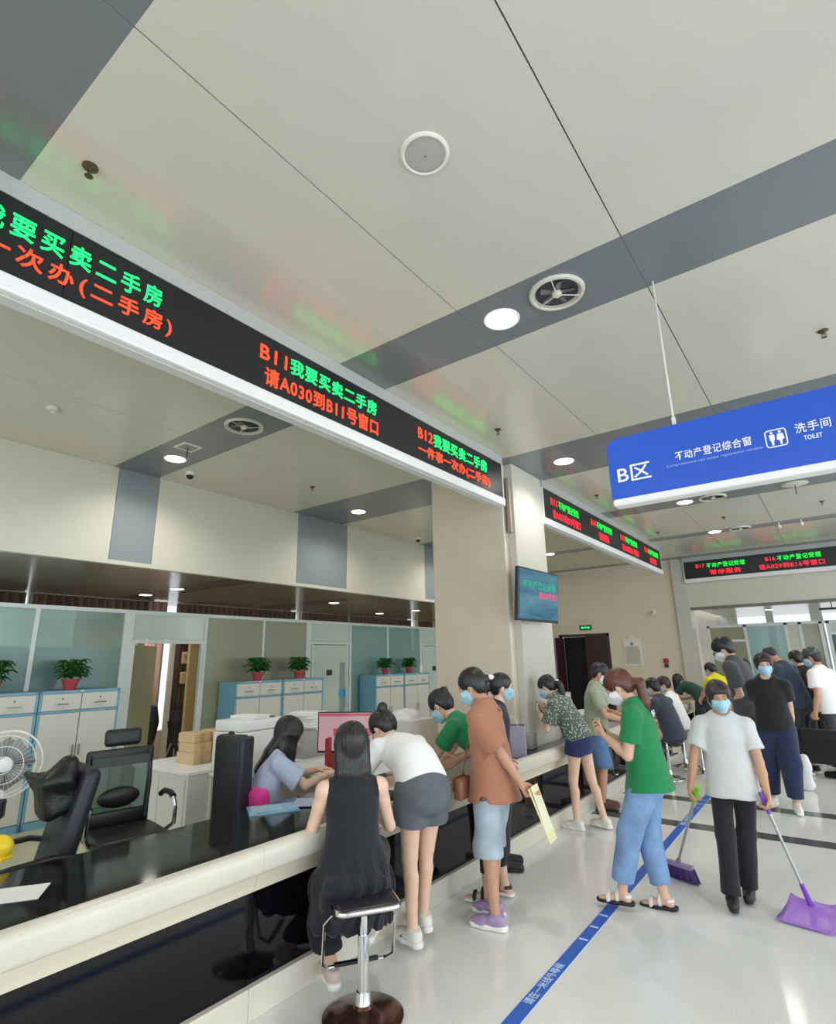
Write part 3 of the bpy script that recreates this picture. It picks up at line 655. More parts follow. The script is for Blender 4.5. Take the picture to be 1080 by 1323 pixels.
def high_chair():
    e = empty('office_chair', (-4.05, 2.92, 0), 0, 'tall padded black chair back behind the clerk in pale blue', 'chair')
    e.rotation_euler = (0, 0, R(8))
    for k in range(5):
        a = R(72*k); B().tube([(0, 0.25, 0.09), (0.30*math.cos(a), 0.25+0.30*math.sin(a), 0.05)], [0.028, 0.018], 8).out('leg', M_chrome, e)
    B().cyl((0, 0.25, 0.08), (0, 0.25, 0.42), 0.025, seg=12).out('gas_column', M_chrome, e)
    B().box((0, 0.25, 0.46), (0.48, 0.46, 0.11), 0.045, seg=4).out('seat', M_blackl, e, True)
    B().box((-0.0, -0.02, 0.84), (0.30, 0.12, 0.66), 0.04, seg=4).out('backrest', M_blackl, e, True)
    B().box((0.155, -0.02, 0.84), (0.05, 0.13, 0.64), 0.02, seg=3).out('side_bolster', M_navy, e, True)
    B().sph((-0.02, -0.02, 1.175), (0.02, 0.03, 0.02), 10).out('top_loop', M_blackp, e, True)
high_chair()
def fan():
    e = empty('pedestal_fan', (-4.78, 1.60, 0), 0, 'white pedestal fan with grey blades at the left edge', 'fan')
    e.rotation_euler = (0, 0, R(-125))  # face the hall
    B().lathe([(0.19, 0), (0.19, 0.02), (0.05, 0.04), (0.02, 0.06)], seg=24).out('base', M_whitep, e, True)
    B().cyl((0, 0, 0.04), (0, 0, 1.0), 0.014, seg=10).out('pole', M_whitep, e)
    T_ = Matrix.Translation((0, 0, 1.08)) @ Matrix.Rotation(R(-90), 4, 'X')
    B().lathe([(0, -0.12), (0.05, -0.11), (0.06, -0.02), (0.03, 0)], M=T_, seg=16).out('motor', M_whitep, e, True)
    for k in range(4):
        a = R(90*k+35); b = B(); pts = []
        for i in range(7):
            t = i/6; r = 0.04+0.135*t; w = 0.06+0.10*math.sin(t*2.4)
            for sgn in (-1, 1):
                aa = a+sgn*w/(r+0.05); pts.append(T_ @ Vector((r*math.cos(aa), r*math.sin(aa), 0.03+sgn*0.02)))
        vs = [b.bm.verts.new(p) for p in pts]
        for i in range(6): b.bm.faces.new((vs[2*i], vs[2*i+1], vs[2*i+3], vs[2*i+2]))
        o = b.out('blade', mat('fan_blade_grey', '#8d9290', 0.4), e, True); o.modifiers.new('t', 'SOLIDIFY').thickness = 0.003
    B().lathe([(0.045, 0.02), (0.048, 0.06), (0.03, 0.07), (0, 0.072)], M=T_, seg=20).out('hub_cap', M_whitel, e, True)
    b = B()
    for zz, rr in ((0.02, 0.215), (0.075, 0.19), (-0.03, 0.20), (0.085, 0.12), (0.088, 0.055)):
        b.tube([T_ @ Vector((rr*math.cos(2*math.pi*k/40), rr*math.sin(2*math.pi*k/40), zz)) for k in range(40)], 0.003 if rr < 0.21 else 0.006, 5, True)
    for k in range(36):
        a = 2*math.pi*k/36; c, s = math.cos(a), math.sin(a)
        b.tube([T_ @ Vector((0.05*c, 0.05*s, 0.088)), T_ @ Vector((0.14*c, 0.14*s, 0.086)), T_ @ Vector((0.19*c, 0.19*s, 0.075)), T_ @ Vector((0.215*c, 0.215*s, 0.02)), T_ @ Vector((0.19*c, 0.19*s, -0.035))], 0.0009, 4)
    tag(b.out('wire_guard', M_whitep, e), kind='stuff')
    B().box((0.0, 0.03, 0.80), (0.07, 0.07, 0.12), 0.015).out('control_box', M_blackp, e)
fan()
def low_cabinet():
    e = empty('low_cabinet', (-5.66, 3.58, 0), 0, 'low white office cabinet carrying the carton stack', 'cabinet')
    w = mat('off_white_laminate', '#dedfd9', 0.45)
    B().box2((-0.5, -0.35, 0.0), (0.5, 0.55, 0.70), 0.004).out('body', w, e)
    B().box2((-0.52, -0.37, 0.70), (0.52, 0.57, 0.73), 0.004).out('top', M_whitel, e)
    B().box2((-0.45, -0.362, 0.06), (0.0, -0.35, 0.66)).out('door', w, e); B().box2((0.02, -0.362, 0.06), (0.46, -0.35, 0.66)).out('door', w, e)
low_cabinet()
tan = mat('carton_tan', '#d8bd92', 0.7, noise=(5, 0.06))
def carton(x, y, z, d, rz, lab, m=tan):
    e = empty('carton', (x, y, z), rz, lab, 'box', 'cartons on the low white cabinet')
    B().box2((-d[0]/2, -d[1]/2, 0), (d[0]/2, d[1]/2, d[2]), 0.003).out('box_body', m, e)
    B().box2((-d[0]/2-0.001, -0.025, 0.0), (d[0]/2+0.001, 0.025, d[2]+0.0012)).out('tape', mat('tape_tan', '#c9a878', 0.4) if m is tan else M_paper, e)
carton(-5.64, 3.57, 0.731, (0.30, 0.20, 0.11), 2, 'tan carton at the bottom left of the stack'); carton(-5.60, 3.80, 0.731, (0.24, 0.20, 0.09), 0, 'white carton at the bottom right of the stack', M_whitep)
carton(-5.63, 3.575, 0.843, (0.30, 0.20, 0.09), -2, 'flat tan carton, second on the left of the stack'); carton(-5.65, 3.57, 0.935, (0.29, 0.19, 0.09), 1, 'tan carton on top of the left stack')
carton(-5.61, 3.80, 0.823, (0.26, 0.20, 0.12), 0, 'tan carton on the white carton'); carton(-5.61, 3.795, 0.945, (0.25, 0.20, 0.09), 2, 'topmost tan carton at the right of the stack')
def printer(x, y, z, rz, d, lab):
    e = empty('printer', (x, y, z), rz, lab, 'printer')
    B().box2((-d[0]/2, -d[1]/2, 0), (d[0]/2, d[1]/2, d[2]*0.78), 0.02).out('body', M_whitep, e, True)
    B().box2((-d[0]/2+0.01, -d[1]/2+0.01, d[2]*0.79), (d[0]/2-0.01, d[1]/2-0.01, d[2]), 0.015).out('lid', M_whitel, e, True)
    B().box2((-d[0]/2-0.006, -d[1]*0.35, d[2]*0.2), (-d[0]/2+0.01, d[1]*0.35, d[2]*0.4)).out('paper_slot', mat('slot_grey', '#6d6f72', 0.5), e)
    B().box2((-d[0]/2-0.08, -d[1]*0.3, d[2]*0.12), (-d[0]/2, d[1]*0.3, d[2]*0.16)).out('tray', M_whitep, e)
    B().box2((d[0]*0.1, d[1]*0.05, d[2]), (d[0]*0.35, d[1]*0.35, d[2]+0.01)).out('control_panel', M_navy, e)
def desk(x0, x1, y0, y1, h, lab, m=M_whitel):
    e = empty('desk', ((x0+x1)/2, (y0+y1)/2, 0), 0, lab, 'desk'); w, d = (x1-x0)/2, (y1-y0)/2
    B().box2((-w, -d, h-0.03), (w, d, h), 0.004).out('desktop', m, e)
    B().box2((-w+0.02, -d+0.02, 0), (-w+0.05, d-0.02, h-0.03)).out('side_panel', M_whitep, e); B().box2((w-0.05, -d+0.02, 0), (w-0.02, d-0.02, h-0.03)).out('side_panel', M_whitep, e)
    B().box2((-w+0.05, d-0.05, 0.2), (w-0.05, d-0.02, h-0.03)).out('back_panel', M_whitep, e)
desk(-4.60, -3.48, 3.75, 4.6, 0.75, 'white office desk in front of the clerk in pale blue')
desk(-5.4, -4.62, 4.12, 5.0, 0.75, 'white office desk further back carrying white machines')
printer(-4.95, 3.74, 0.702, 4, (0.42, 0.56, 0.48), 'large white printer behind the tall black chair, paper sheets on top')
printer(-5.15, 4.76, 0.752, 0, (0.4, 0.42, 0.34), 'white printer on the rear desk behind the seated clerk')
desk(-5.18, -4.72, 3.44, 4.06, 0.70, 'low white side table under the large printer')
def monitor(x, y, z, rz, lab, w=0.56, h=0.33, scr='#e8bcc4', band=True):
    e = empty('monitor', (x, y, z), rz, lab, 'monitor')   # screen faces local -y
    B().box2((-w/2, -0.012, 0.13), (w/2, 0.012, 0.13+h), 0.006).out('bezel', M_blackp, e)
    B().box2((-w/2+0.012, -0.0135, 0.15), (w/2-0.012, -0.0115, 0.12+h)).out('screen', mat('screen_pink'+scr, '#202020', 0.2, emis=0.55, ecol=scr), e)
    if band: B().box2((-w/2+0.16, -0.0145, 0.28), (w/2-0.03, -0.0130, 0.35)).box2((-w/2+0.012, -0.0145, 0.09+h), (w/2-0.012, -0.0130, 0.115+h)).out('screen_banner', mat('screen_red', '#400808', 0.2, emis=0.6, ecol='#d25c68'), e)
    B().box2((-0.03, 0.01, 0.02), (0.03, 0.03, 0.25)).out('stand', M_blackp, e); B().lathe([(0.11, 0), (0.11, 0.012), (0.03, 0.02), (0, 0.02)], seg=20).out('foot', M_blackp, e, True)
monitor(-3.95, 4.10, 0.75, 28, 'monitor with a pink page on screen, behind the woman in black', 0.56, 0.37)
monitor(-3.72, 8.55, 0.752, 10, 'pale pink monitor beyond the column, behind the floral shirt', 0.5, 0.32, '#f2d7df', False)
monitor(-3.5, 10.3, 0.752, 10, 'small pale monitor farther along the counter, left of the exit wall notice', 0.5, 0.32, '#efd9de', False)
desk(-4.4, -3.46, 8.1, 9.0, 0.75, 'desk with the pale pink monitor beyond the column'); desk(-4.2, -3.46, 9.9, 10.8, 0.75, 'desk with the farther pale monitor beyond the column')
def papers(x, y, z, n, lab, w=0.3, rnd=random.Random(5), cat='papers', m=M_paper):
    e = empty('paper_stack', (x, y, z), 0, lab, cat)
    for k in range(n):
        t = rnd.uniform(0.012, 0.03)
        B().box((rnd.uniform(-.02, .02), rnd.uniform(-.02, .02), z*0+papers.h+t/2), (w, 0.21, t-0.003), rot=(0, 0, rnd.uniform(-15, 15))).out('bundle', m, e); papers.h += t
    papers.h = 0
papers.h = 0
papers(-4.84, 4.42, 1.02, 8, 'tall pile of loose white paper behind the clerk', 0.34)
tag(B().box2((-0.2, -0.2, 0), (0.2, 0.2, 0.27)).out('document_tray', mat('tray_grey', '#a9a8a6', 0.5), None, False, (-4.84, 4.40, 0.75)), 'grey document tray under the tall pile of paper', 'tray')
papers(-4.95, 3.72, 1.183, 2, 'loose sheets lying on the large white printer', 0.34)
papers(-4.15, 4.45, 0.752, 7, 'pile of white forms on the desk beside the pink monitor', 0.26)
tag(B().box2((-0.02, -0.14, 0), (0.02, 0.14, 0.27), 0.01).out('red_folder', mat('folder_red', '#a3252b', 0.5), None, False, (-4.1, 4.05, 0.752), 30), 'red folder standing on the desk beside the clerk', 'folder')
tag(B().box2((-0.16, -0.11, 0), (0.16, 0.11, 0.03), 0.006).out('red_tray', mat('folder_red', '#a3252b', 0.5), None, False, (-3.85, 4.05, 0.752), 10), 'flat red tray on the desk in front of the clerk', 'tray')
tag(B().box2((-0.13, -0.1, 0), (0.13, 0.1, 0.012), 0.002).out('keyboard', M_blackp, None, False, (-3.35, 3.75, 0.7525), 80), 'black keyboard at the counter beside the white T-shirt', 'keyboard')
tag(B().lathe([(0.2, 0), (0.19, 0.06), (0.13, 0.11), (0, 0.13)], seg=24).out('white_cover', M_whitel, None, True, (-4.75, 6.05, 0.98)), 'rounded white machine top showing above the pink monitor', 'machine')
tag(B().box2((-0.3, -0.3, 0), (0.3, 0.3, 0.98)).out('machine_stand', M_whitep, None, False, (-4.75, 6.05, 0)), 'white stand under the rounded white machine top', 'stand')
# things on the counter
def folder():
    e = empty('clear_folder', (-3.22, 2.72, 0.7525), 0, 'blue tinted clear folder with sheets lying on the black worktop', 'folder')
    bl = mat('folder_blue', '#7fb0cf', 0.12, spec=0.6)
    B().box((-0.08, 0, 0.004), (0.24, 0.33, 0.008), rot=(0, 0, -32)).out('cover', bl, e)
    B().box((0.05, 0.28, 0.010), (0.22, 0.31, 0.006), rot=(0, 0, -50)).out('sheet', mat('folder_lilac', '#aeb9d6', 0.3), e)
    B().box((-0.10, -0.02, 0.0095), (0.14, 0.18, 0.002), rot=(0, 0, -32)).out('inner_sheet', mat('folder_blue_pale', '#a6c8dc', 0.3), e)
folder()
def sheet(x, y, z, w, d, rz, lab, m=M_paper, name='paper_sheet'):
    o = B().box((0, 0, 0.001), (w, d, 0.002)).out(name, m, None, False, (x, y, z), rz); return tag(o, lab, 'paper')
sheet(-3.13, 1.13, 0.7525, 0.28, 0.19, 55, 'blank white sheet lying on the black worktop at lower left')
sheet(-2.85, 3.62, 0.79, 0.21, 0.30, 20, 'white form lying on the counter before the white T-shirt')
sheet(-2.98, 3.98, 0.7525, 0.21, 0.30, -20, 'white form under the hands of the bent green shirt')
tag(B().sph((0, 0, 0.06), (0.07, 0.055, 0.06), 18).box((0, 0, 0.01), (0.11, 0.08, 0.02), 0.005).out('yellow_case', mat('plastic_yellow', '#f0d02a', 0.35), None, True, (-3.72, 1.27, 0.7525), 30), 'rounded yellow plastic case behind the counter at lower left', 'case')
desk(-4.1, -3.47, 0.35, 1.18, 0.74, 'dark desk behind the counter at the left edge', M_navy)
def tote():
    e = empty('shopping_bag', (-2.86, 5.42, 0.7525), 25, 'lilac grey paper shopping bag standing on the counter by the column', 'bag')
    pp = mat('bag_lilac', '#a59fb5', 0.6)
    b = B(); b.prism(rrect(0.26, 0.14, 0.008), 0, 0.30); b.out('bag_body', pp, e)
    B().box2((-0.125, -0.065, 0.2985), (0.125, 0.065, 0.302)).out('bag_opening', mat('bag_dark', '#4a4656', 0.8), e)
    for y in (-0.07, 0.07): B().tube([(-0.06, y, 0.29), (-0.05, y, 0.36), (0, y, 0.385), (0.05, y, 0.36), (0.06, y, 0.29)], 0.003, 6).out('handle', M_whitep, e)
tote()
tag(B().box2((-0.12, -0.1, 0), (0.12, 0.1, 0.16), 0.01).out('card_reader', mat('device_grey', '#9a9896', 0.4), None, True, (-3.0, 5.95, 0.7525), 10), 'grey desktop device beside the lilac shopping bag', 'device')
tag(B().box2((-0.1, -0.09, 0), (0.1, 0.09, 0.10), 0.01).out('card_reader', M_blackp, None, True, (-3.05, 3.45, 0.7525), 20), 'small black card reader on the worktop by the white T-shirt', 'device')
tag(B().box2((-0.12, -0.09, 0), (0.12, 0.09, 0.10), 0.01).out('signature_pad', M_whitep, None, True, (-3.1, 7.0, 0.7525), 20), 'white device on the counter behind the floral shirt', 'device')

# ------------------------------------------------------------------ TV, far wall fittings
def tv():
    e = empty('wall_tv', (-2.76, 6.07, 2.42), 0, 'flat TV with blue green picture bracketed on the cream column', 'television')
    e.rotation_euler = (R(5), 0, R(88))
    w, h = 1.02, 0.60
    B().box2((-w/2, -0.02, -h/2), (w/2, 0.03, h/2), 0.008).out('bezel', mat('tv_bezel', '#24272e', 0.3), e)
    m = bpy.data.materials.new('tv_picture'); m.use_nodes = True; N = m.node_tree.nodes; L = m.node_tree.links; p = N['Principled BSDF']
    p.inputs['Base Color'].default_value = (0.01, 0.02, 0.03, 1); p.inputs['Roughness'].default_value = 0.12
    tc = N.new('ShaderNodeTexCoord'); mp = N.new('ShaderNodeMapping'); mp.inputs['Scale'].default_value = (1.2, 1, 7)
    n = N.new('ShaderNodeTexNoise'); n.inputs['Scale'].default_value = 1.6; cr = N.new('ShaderNodeValToRGB')
    cr.color_ramp.elements[0].position = 0.3; cr.color_ramp.elements[1].position = 0.7
    cr.color_ramp.elements[0].color = lin('#1d4f74'); cr.color_ramp.elements[1].color = lin('#3d7f93')
    L.new(tc.outputs['Object'], mp.inputs[0]); L.new(mp.outputs[0], n.inputs[0]); L.new(n.outputs[0], cr.inputs[0]); L.new(cr.outputs[0], p.inputs['Emission Color']); p.inputs['Emission Strength'].default_value = 0.9
    B().box2((-w/2+0.02, -0.0225, -h/2+0.03), (w/2-0.02, -0.0195, h/2-0.02)).out('screen', m, e)
    P = planeM((0, -0.023, 0), (1, 0, 0), (0, 0, 1))
    text('lettering', '不动产登记受理', emat('tv_green', '#1cc79c', 0.8), e, -0.42, 0.42, 0.07, 0.16, P, 0.012)
    text('lettering', '请A029号窗口', emat('tv_pink', '#ff5a86', 0.9), e, -0.02, 0.47, -0.03, 0.05, P, 0.012)
    B().box2((-0.15, 0.03, -0.12), (0.15, 0.07, 0.12)).box2((-0.05, 0.05, -0.2), (0.05, 0.18, 0.0)).out('bracket', M_blackp, e)
tv()
def far_door():
    d = empty('door_2', (-5.71, YF, 0), kind='structure')
    dk = mat('door_maroon', '#3b1f26', 0.35); dk2 = mat('door_frame_maroon', '#50303a', 0.35)
    B().box2((-0.71, -0.02, 0), (-0.64, 0.1, 2.33)).box2((0.64, -0.02, 0), (0.71, 0.1, 2.33)).box2((-0.71, -0.02, 2.26), (0.71, 0.1, 2.33)).out('door_frame', dk2, d)
    B().box2((0.02, 0.02, 0), (0.64, 0.07, 2.26)).out('door_leaf', dk, d)
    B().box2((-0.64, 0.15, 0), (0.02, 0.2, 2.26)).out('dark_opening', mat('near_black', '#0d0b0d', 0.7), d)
    B().box2((-0.64, -0.5, 0), (-0.60, 0.05, 2.24)).out('door_leaf', dk, d)
far_door()
def exit_sign():
    e = empty('exit_sign', (-5.62, YF, 2.50), 0, 'green lit exit sign above the dark maroon door', 'sign')
    B().box2((-0.17, -0.03, -0.07), (0.17, 0, 0.07), 0.005).out('housing', mat('exit_dark_green', '#0a3a1e', 0.4, emis=0.25, ecol='#0c7a3a'), e)
    b = B(); M = Matrix(((1, 0, 0, 0), (0, 0, -1, 0), (0, 1, 0, 0), (0, 0, 0, 1)))
    b.prism([(-0.13, 0), (-0.08, 0.04), (-0.08, 0.015), (-0.03, 0.015), (-0.03, -0.015), (-0.08, -0.015), (-0.08, -0.04)], 0.031, 0.033, M)
    b.prism([(0.13, 0), (0.08, 0.04), (0.08, 0.015), (0.03, 0.015), (0.03, -0.015), (0.08, -0.015), (0.08, -0.04)], 0.031, 0.033, M)
    b.box((0, -0.032, 0.0), (0.03, 0.002, 0.05)).sph((0, -0.032, 0.04), (0.012, 0.002, 0.012), 8)
    b.out('pictogram', emat('exit_green', '#52ff9a', 1.2), e)
exit_sign()
def notice():
    e = empty('notice_board', (-4.42, YF, 1.80), 0, 'white framed notice with lines of print on the beige far wall', 'notice')
    B().box2((-0.22, -0.02, -0.34), (0.22, 0, 0.34), 0.004).out('frame', M_whitep, e)
    B().box2((-0.19, -0.022, -0.30), (0.19, -0.019, 0.16)).out('sheet', mat('notice_sheet', '#cfcbc0', 0.6), e)
    B().box((0, -0.022, 0.22), (0.08, 0.002, 0.08)).out('emblem', mat('notice_grey', '#8a93a0', 0.6), e)
    for k in range(9): B().box2((-0.16, -0.0235, 0.11-0.042*k), (0.16-0.03*(k % 3), -0.0215, 0.12-0.042*k)).out('printed_line', mat('notice_line', '#a9a59c', 0.7), e)
    B().box2((-0.05, -0.03, 0.35), (0.05, 0, 0.42), 0.005).out('bracket', M_whitep, e)
notice()
e = empty('fire_alarm', (-3.62, YF, 1.52), 0, 'small red fire alarm unit on the beige far wall', 'alarm')
B().box2((-0.06, -0.04, 0.0), (0.06, 0, 0.12), 0.01).out('call_point', mat('alarm_red', '#b3302f', 0.4), e, True)
B().cyl((0, -0.05, -0.06), (0, 0, -0.06), 0.05, seg=16).out('sounder', mat('alarm_dark', '#4b2a2b', 0.4), e)
e = empty('security_camera', (-3.75, YF, 2.78), 0, 'small white security camera on the far wall above the notice', 'camera')
B().box2((-0.03, -0.06, 0.02), (0.03, 0, 0.08)).out('mount', M_whitep, e); B().cyl((0.03, -0.16, -0.01), (0, -0.02, 0.02), 0.035, seg=14).out('camera_body', M_whitep, e)
# far glazed offices
def far_partition():
    e = empty('glass_partition', (0, 17.0, 0), 0, 'white framed glass partition of the far offices at the right', 'partition')
    for x in (-2.82, -1.95, -1.05, -0.75, -0.32, -0.18, 0.42, 1.4, 2.6, 3.8): B().box2((x-0.035, -0.03, 0), (x+0.035, 0.03, 2.45)).out('post', M_alu, e)
    B().box2((-2.85, -0.03, 2.40), (4, 0.03, 2.47)).out('rail', M_alu, e)
    B().box2((-2.85, -0.035, 2.02), (-1.95, 0.03, 2.08)).out('rail', M_alu, e); B().box2((-0.18, -0.035, 2.12), (0.42, 0.03, 2.18)).out('rail', M_alu, e)
    for a, b, m in ((-2.8, -1.97, GL2), (-1.92, -1.07, GL4), (-1.02, -0.77, GL3), (-0.72, -0.34, GL2), (0.45, 1.38, GL3), (1.42, 2.58, GL4), (2.62, 3.78, GL4)):
        B().box2((a, -0.006, 0), (b, 0.006, 2.4)).out('glass_pane', m, e)
    B().box2((-0.15, -0.006, 2.18), (0.40, 0.006, 2.4)).out('glass_pane', GL3, e)
    B().box2((-0.15, -0.01, 0), (0.26, 0.01, 2.12)).out('door_leaf', mat('dark_teal_door', '#4d6663', 0.3), e)
    B().box2((-1.1, -0.02, 0), (-0.75, 0.02, 2.4)).out('white_panel', M_bulk, e)
far_partition()
e = empty('wall_light', (-0.02, 16.2, 2.70), 0, 'dark slim bar hanging over the far opening at right', 'ceiling fitting')
B().box2((-0.25, -0.04, -0.03), (0.25, 0.04, 0.02), 0.01).out('bar', M_blackp, e); B().cyl((0, 0, 0.02), (0, 0, 0.16), 0.01, seg=8).out('stem', M_blackp, e)

# ------------------------------------------------------------------ blue tape
def tape():
    e = empty('floor_tape', (-1.605, 0, 0.0), 0.35, 'long blue queue line tape on the floor with white characters', 'floor tape')
    e.location = (-1.535, 0, 0); e.rotation_euler = (0, 0, math.atan2(0.052, 5.0))
    bl = mat('tape_blue', '#2a62c9', 0.35); bw = mat('tape_print', '#c4dcf8', 0.5)
    B().box2((-0.078, -1.5, 0.0004), (0.0, 12.4, 0.0016)).out('tape_strip', bl, e)
    B().box2((-0.080, -1.5, 0.0002), (-0.078, 12.4, 0.0019)).box2((0.0, -1.5, 0.0002), (0.003, 12.4, 0.0019)).out('tape_edge', bw, e)
    P = planeM((-0.068, 0, 0.0017), (0, 1, 0), (-1, 0, 0))
    P = planeM((0, 0, 0.0017), (0, 1, 0), (-1, 0, 0))
    for y in (-0.7, 3.03, 6.76, 10.5):
        text('lettering', '请在一米线外等候', bw, e, y, y+0.46, 0.018, 0.072, P, 0.012, 0.0006)
        for k in range(3): B().box2((-0.068, y+0.80+0.20*k, 0.0016), (-0.012, y+0.82+0.20*k, 0.0021)).out('tick_mark', bw, e)
tape()

# ------------------------------------------------------------------ stools
def stool(x, y, rz, lab, seath=0.5, foot=True, chrome=False):
    e = empty('bar_stool', (x, y, 0), rz, lab, 'stool')
    br = M_chrome if chrome else mat('stool_base_brown', '#5a3c34', 0.18, metal=0.6)
    B().lathe([(0.205, 0), (0.205, 0.008), (0.17, 0.022), (0.09, 0.034), (0.05, 0.045), (0.035, 0.07), (0, 0.07)], seg=40).out('base', br, e, True)
    B().lathe([(0.045, 0.04), (0.04, 0.07), (0.034, 0.11), (0.0, 0.11)], seg=24).out('collar', M_chrome, e, True)
    B().cyl((0, 0, 0.06), (0, 0, seath*0.72), 0.029, seg=20).cyl((0, 0, seath*0.7), (0, 0, seath-0.03), 0.021, seg=16).out('pole', M_chrome, e)
    B().box((0, 0, seath-0.025), (0.14, 0.14, 0.02), 0.004).out('seat_plate', M_blackp, e)
    b = B(); b.box((0, 0, seath+0.012), (0.31, 0.28, 0.04), 0.018, seg=4); b.out('seat', mat('stool_seat_dark', '#2a2a33', 0.3), e, True)
    pts = [(px, py, seath+0.014) for px, py in rrect(0.325, 0.295, 0.05)]
    B().tube(pts, 0.013, 8, True).out('seat_trim', M_chrome, e, True)
    if foot:
        B().tube([(-0.16, 0.0, seath-0.03), (-0.19, 0.08, seath-0.1), (-0.19, 0.12, 0.2), (-0.15, 0.17, 0.16), (0.15, 0.17, 0.16), (0.19, 0.12, 0.2), (0.19, 0.08, seath-0.1), (0.16, 0, seath-0.03)], 0.009, 8).out('footrest', M_chrome, e, True)
        B().box((0, 0.17, 0.165), (0.24, 0.03, 0.015), 0.004).out('foot_pad', M_blackp, e)
    return e
stool(-2.235, 2.47, 55, 'chrome bar stool with brown disc base under the woman in the black dress', 0.495)
stool(-2.30, 9.10, 80, 'chrome bar stool under the seated man in the dark navy T-shirt', 0.55, True, True)
stool(-2.30, 10.15, 80, 'chrome bar stool under the seated man in the white T-shirt', 0.55, True, True)
def chrome_chair(x, y, rz, lab):
    e = empty('bar_stool', (x, y, 0), rz, lab, 'stool')
    B().lathe([(0.2, 0), (0.2, 0.01), (0.05, 0.04), (0.03, 0.07), (0, 0.07)], seg=28).out('base', M_chrome, e, True)
    B().cyl((0, 0, 0.06), (0, 0, 0.53), 0.025, seg=14).out('pole', M_chrome, e)
    B().box((0, 0, 0.56), (0.38, 0.36, 0.05), 0.02).out('seat', M_blackl, e, True)
    B().tube([(-0.19, 0.1, 0.56), (-0.21, -0.05, 0.72), (-0.15, -0.19, 0.78), (0.15, -0.19, 0.78), (0.21, -0.05, 0.72), (0.19, 0.1, 0.56)], 0.014, 8).out('back_rail', M_chrome, e, True)
chrome_chair(-1.98, 9.75, 85, 'chrome rail-back stool standing empty behind the cleaner')

# ------------------------------------------------------------------ people: bodies and clothes grown from distance fields
V = lambda *a: np.array(a, dtype=np.float64)
def unit(v): v = np.asarray(v, float); return v/max(1e-9, np.linalg.norm(v))
class Pr:  # primitive with bounding box
    def __init__(s, lo, hi, fn): s.lo, s.hi, s.fn = np.asarray(lo, float), np.asarray(hi, float), fn
def cap(a, b, ra, rb=None, flat=1.0, n=None):
    a, b = np.asarray(a, float), np.asarray(b, float); rb = ra if rb is None else rb
    ab = b-a; L2 = max(1e-9, ab @ ab); rm = max(ra, rb); nn = None if n is None else unit(n)
    def fn(X, Y, Z):
        px, py, pz = X-a[0], Y-a[1], Z-a[2]
        t = np.clip((px*ab[0]+py*ab[1]+pz*ab[2])/L2, 0, 1)
        px, py, pz = px-t*ab[0], py-t*ab[1], pz-t*ab[2]
        if nn is not None:
            q = (px*nn[0]+py*nn[1]+pz*nn[2])*(1/flat-1); px, py, pz = px+q*nn[0], py+q*nn[1], pz+q*nn[2]
        return np.sqrt(px*px+py*py+pz*pz)-(ra+(rb-ra)*t)
    return Pr(np.minimum(a, b)-rm, np.maximum(a, b)+rm, fn)
def ell(c, r, M=None):
    c = np.asarray(c, float); M = np.eye(3) if M is None else M; rm = max(r)
    def fn(X, Y, Z):
        px, py, pz = X-c[0], Y-c[1], Z-c[2]
        q = [(px*M[0, i]+py*M[1, i]+pz*M[2, i])/r[i] for i in range(3)]
        k0 = np.sqrt(q[0]**2+q[1]**2+q[2]**2)+1e-6; k1 = np.sqrt((q[0]/r[0])**2+(q[1]/r[1])**2+(q[2]/r[2])**2)+1e-6
        return k0*(k0-1)/k1
    return Pr(c-rm, c+rm, fn)
def boxp(c, h, M=None, rd=0.0):
    c = np.asarray(c, float); M = np.eye(3) if M is None else M; rm = np.linalg.norm(h)
    def fn(X, Y, Z):
        px, py, pz = X-c[0], Y-c[1], Z-c[2]
        q = [np.abs(px*M[0, i]+py*M[1, i]+pz*M[2, i])-(h[i]-rd) for i in range(3)]
        o = np.sqrt(sum(np.maximum(x, 0)**2 for x in q)); return o+np.minimum(np.maximum(q[0], np.maximum(q[1], q[2])), 0)-rd
    return Pr(c-rm, c+rm, fn)
def half(p, n):  # keep the side where (x-p).n < 0
    p, n = np.asarray(p, float), unit(n)
    return Pr(p-9, p+9, lambda X, Y, Z: (X-p[0])*n[0]+(Y-p[1])*n[1]+(Z-p[2])*n[2])
def ops_box(ops):
    lo, hi = V(9, 9, 9), V(-9, -9, -9)
    for o in ops:
        if o[0] == 'u': lo, hi = np.minimum(lo, o[1].lo), np.maximum(hi, o[1].hi)
        elif o[0] == 'g': a, b = ops_box(o[1]); lo, hi = np.minimum(lo, a), np.maximum(hi, b)
    return lo, hi
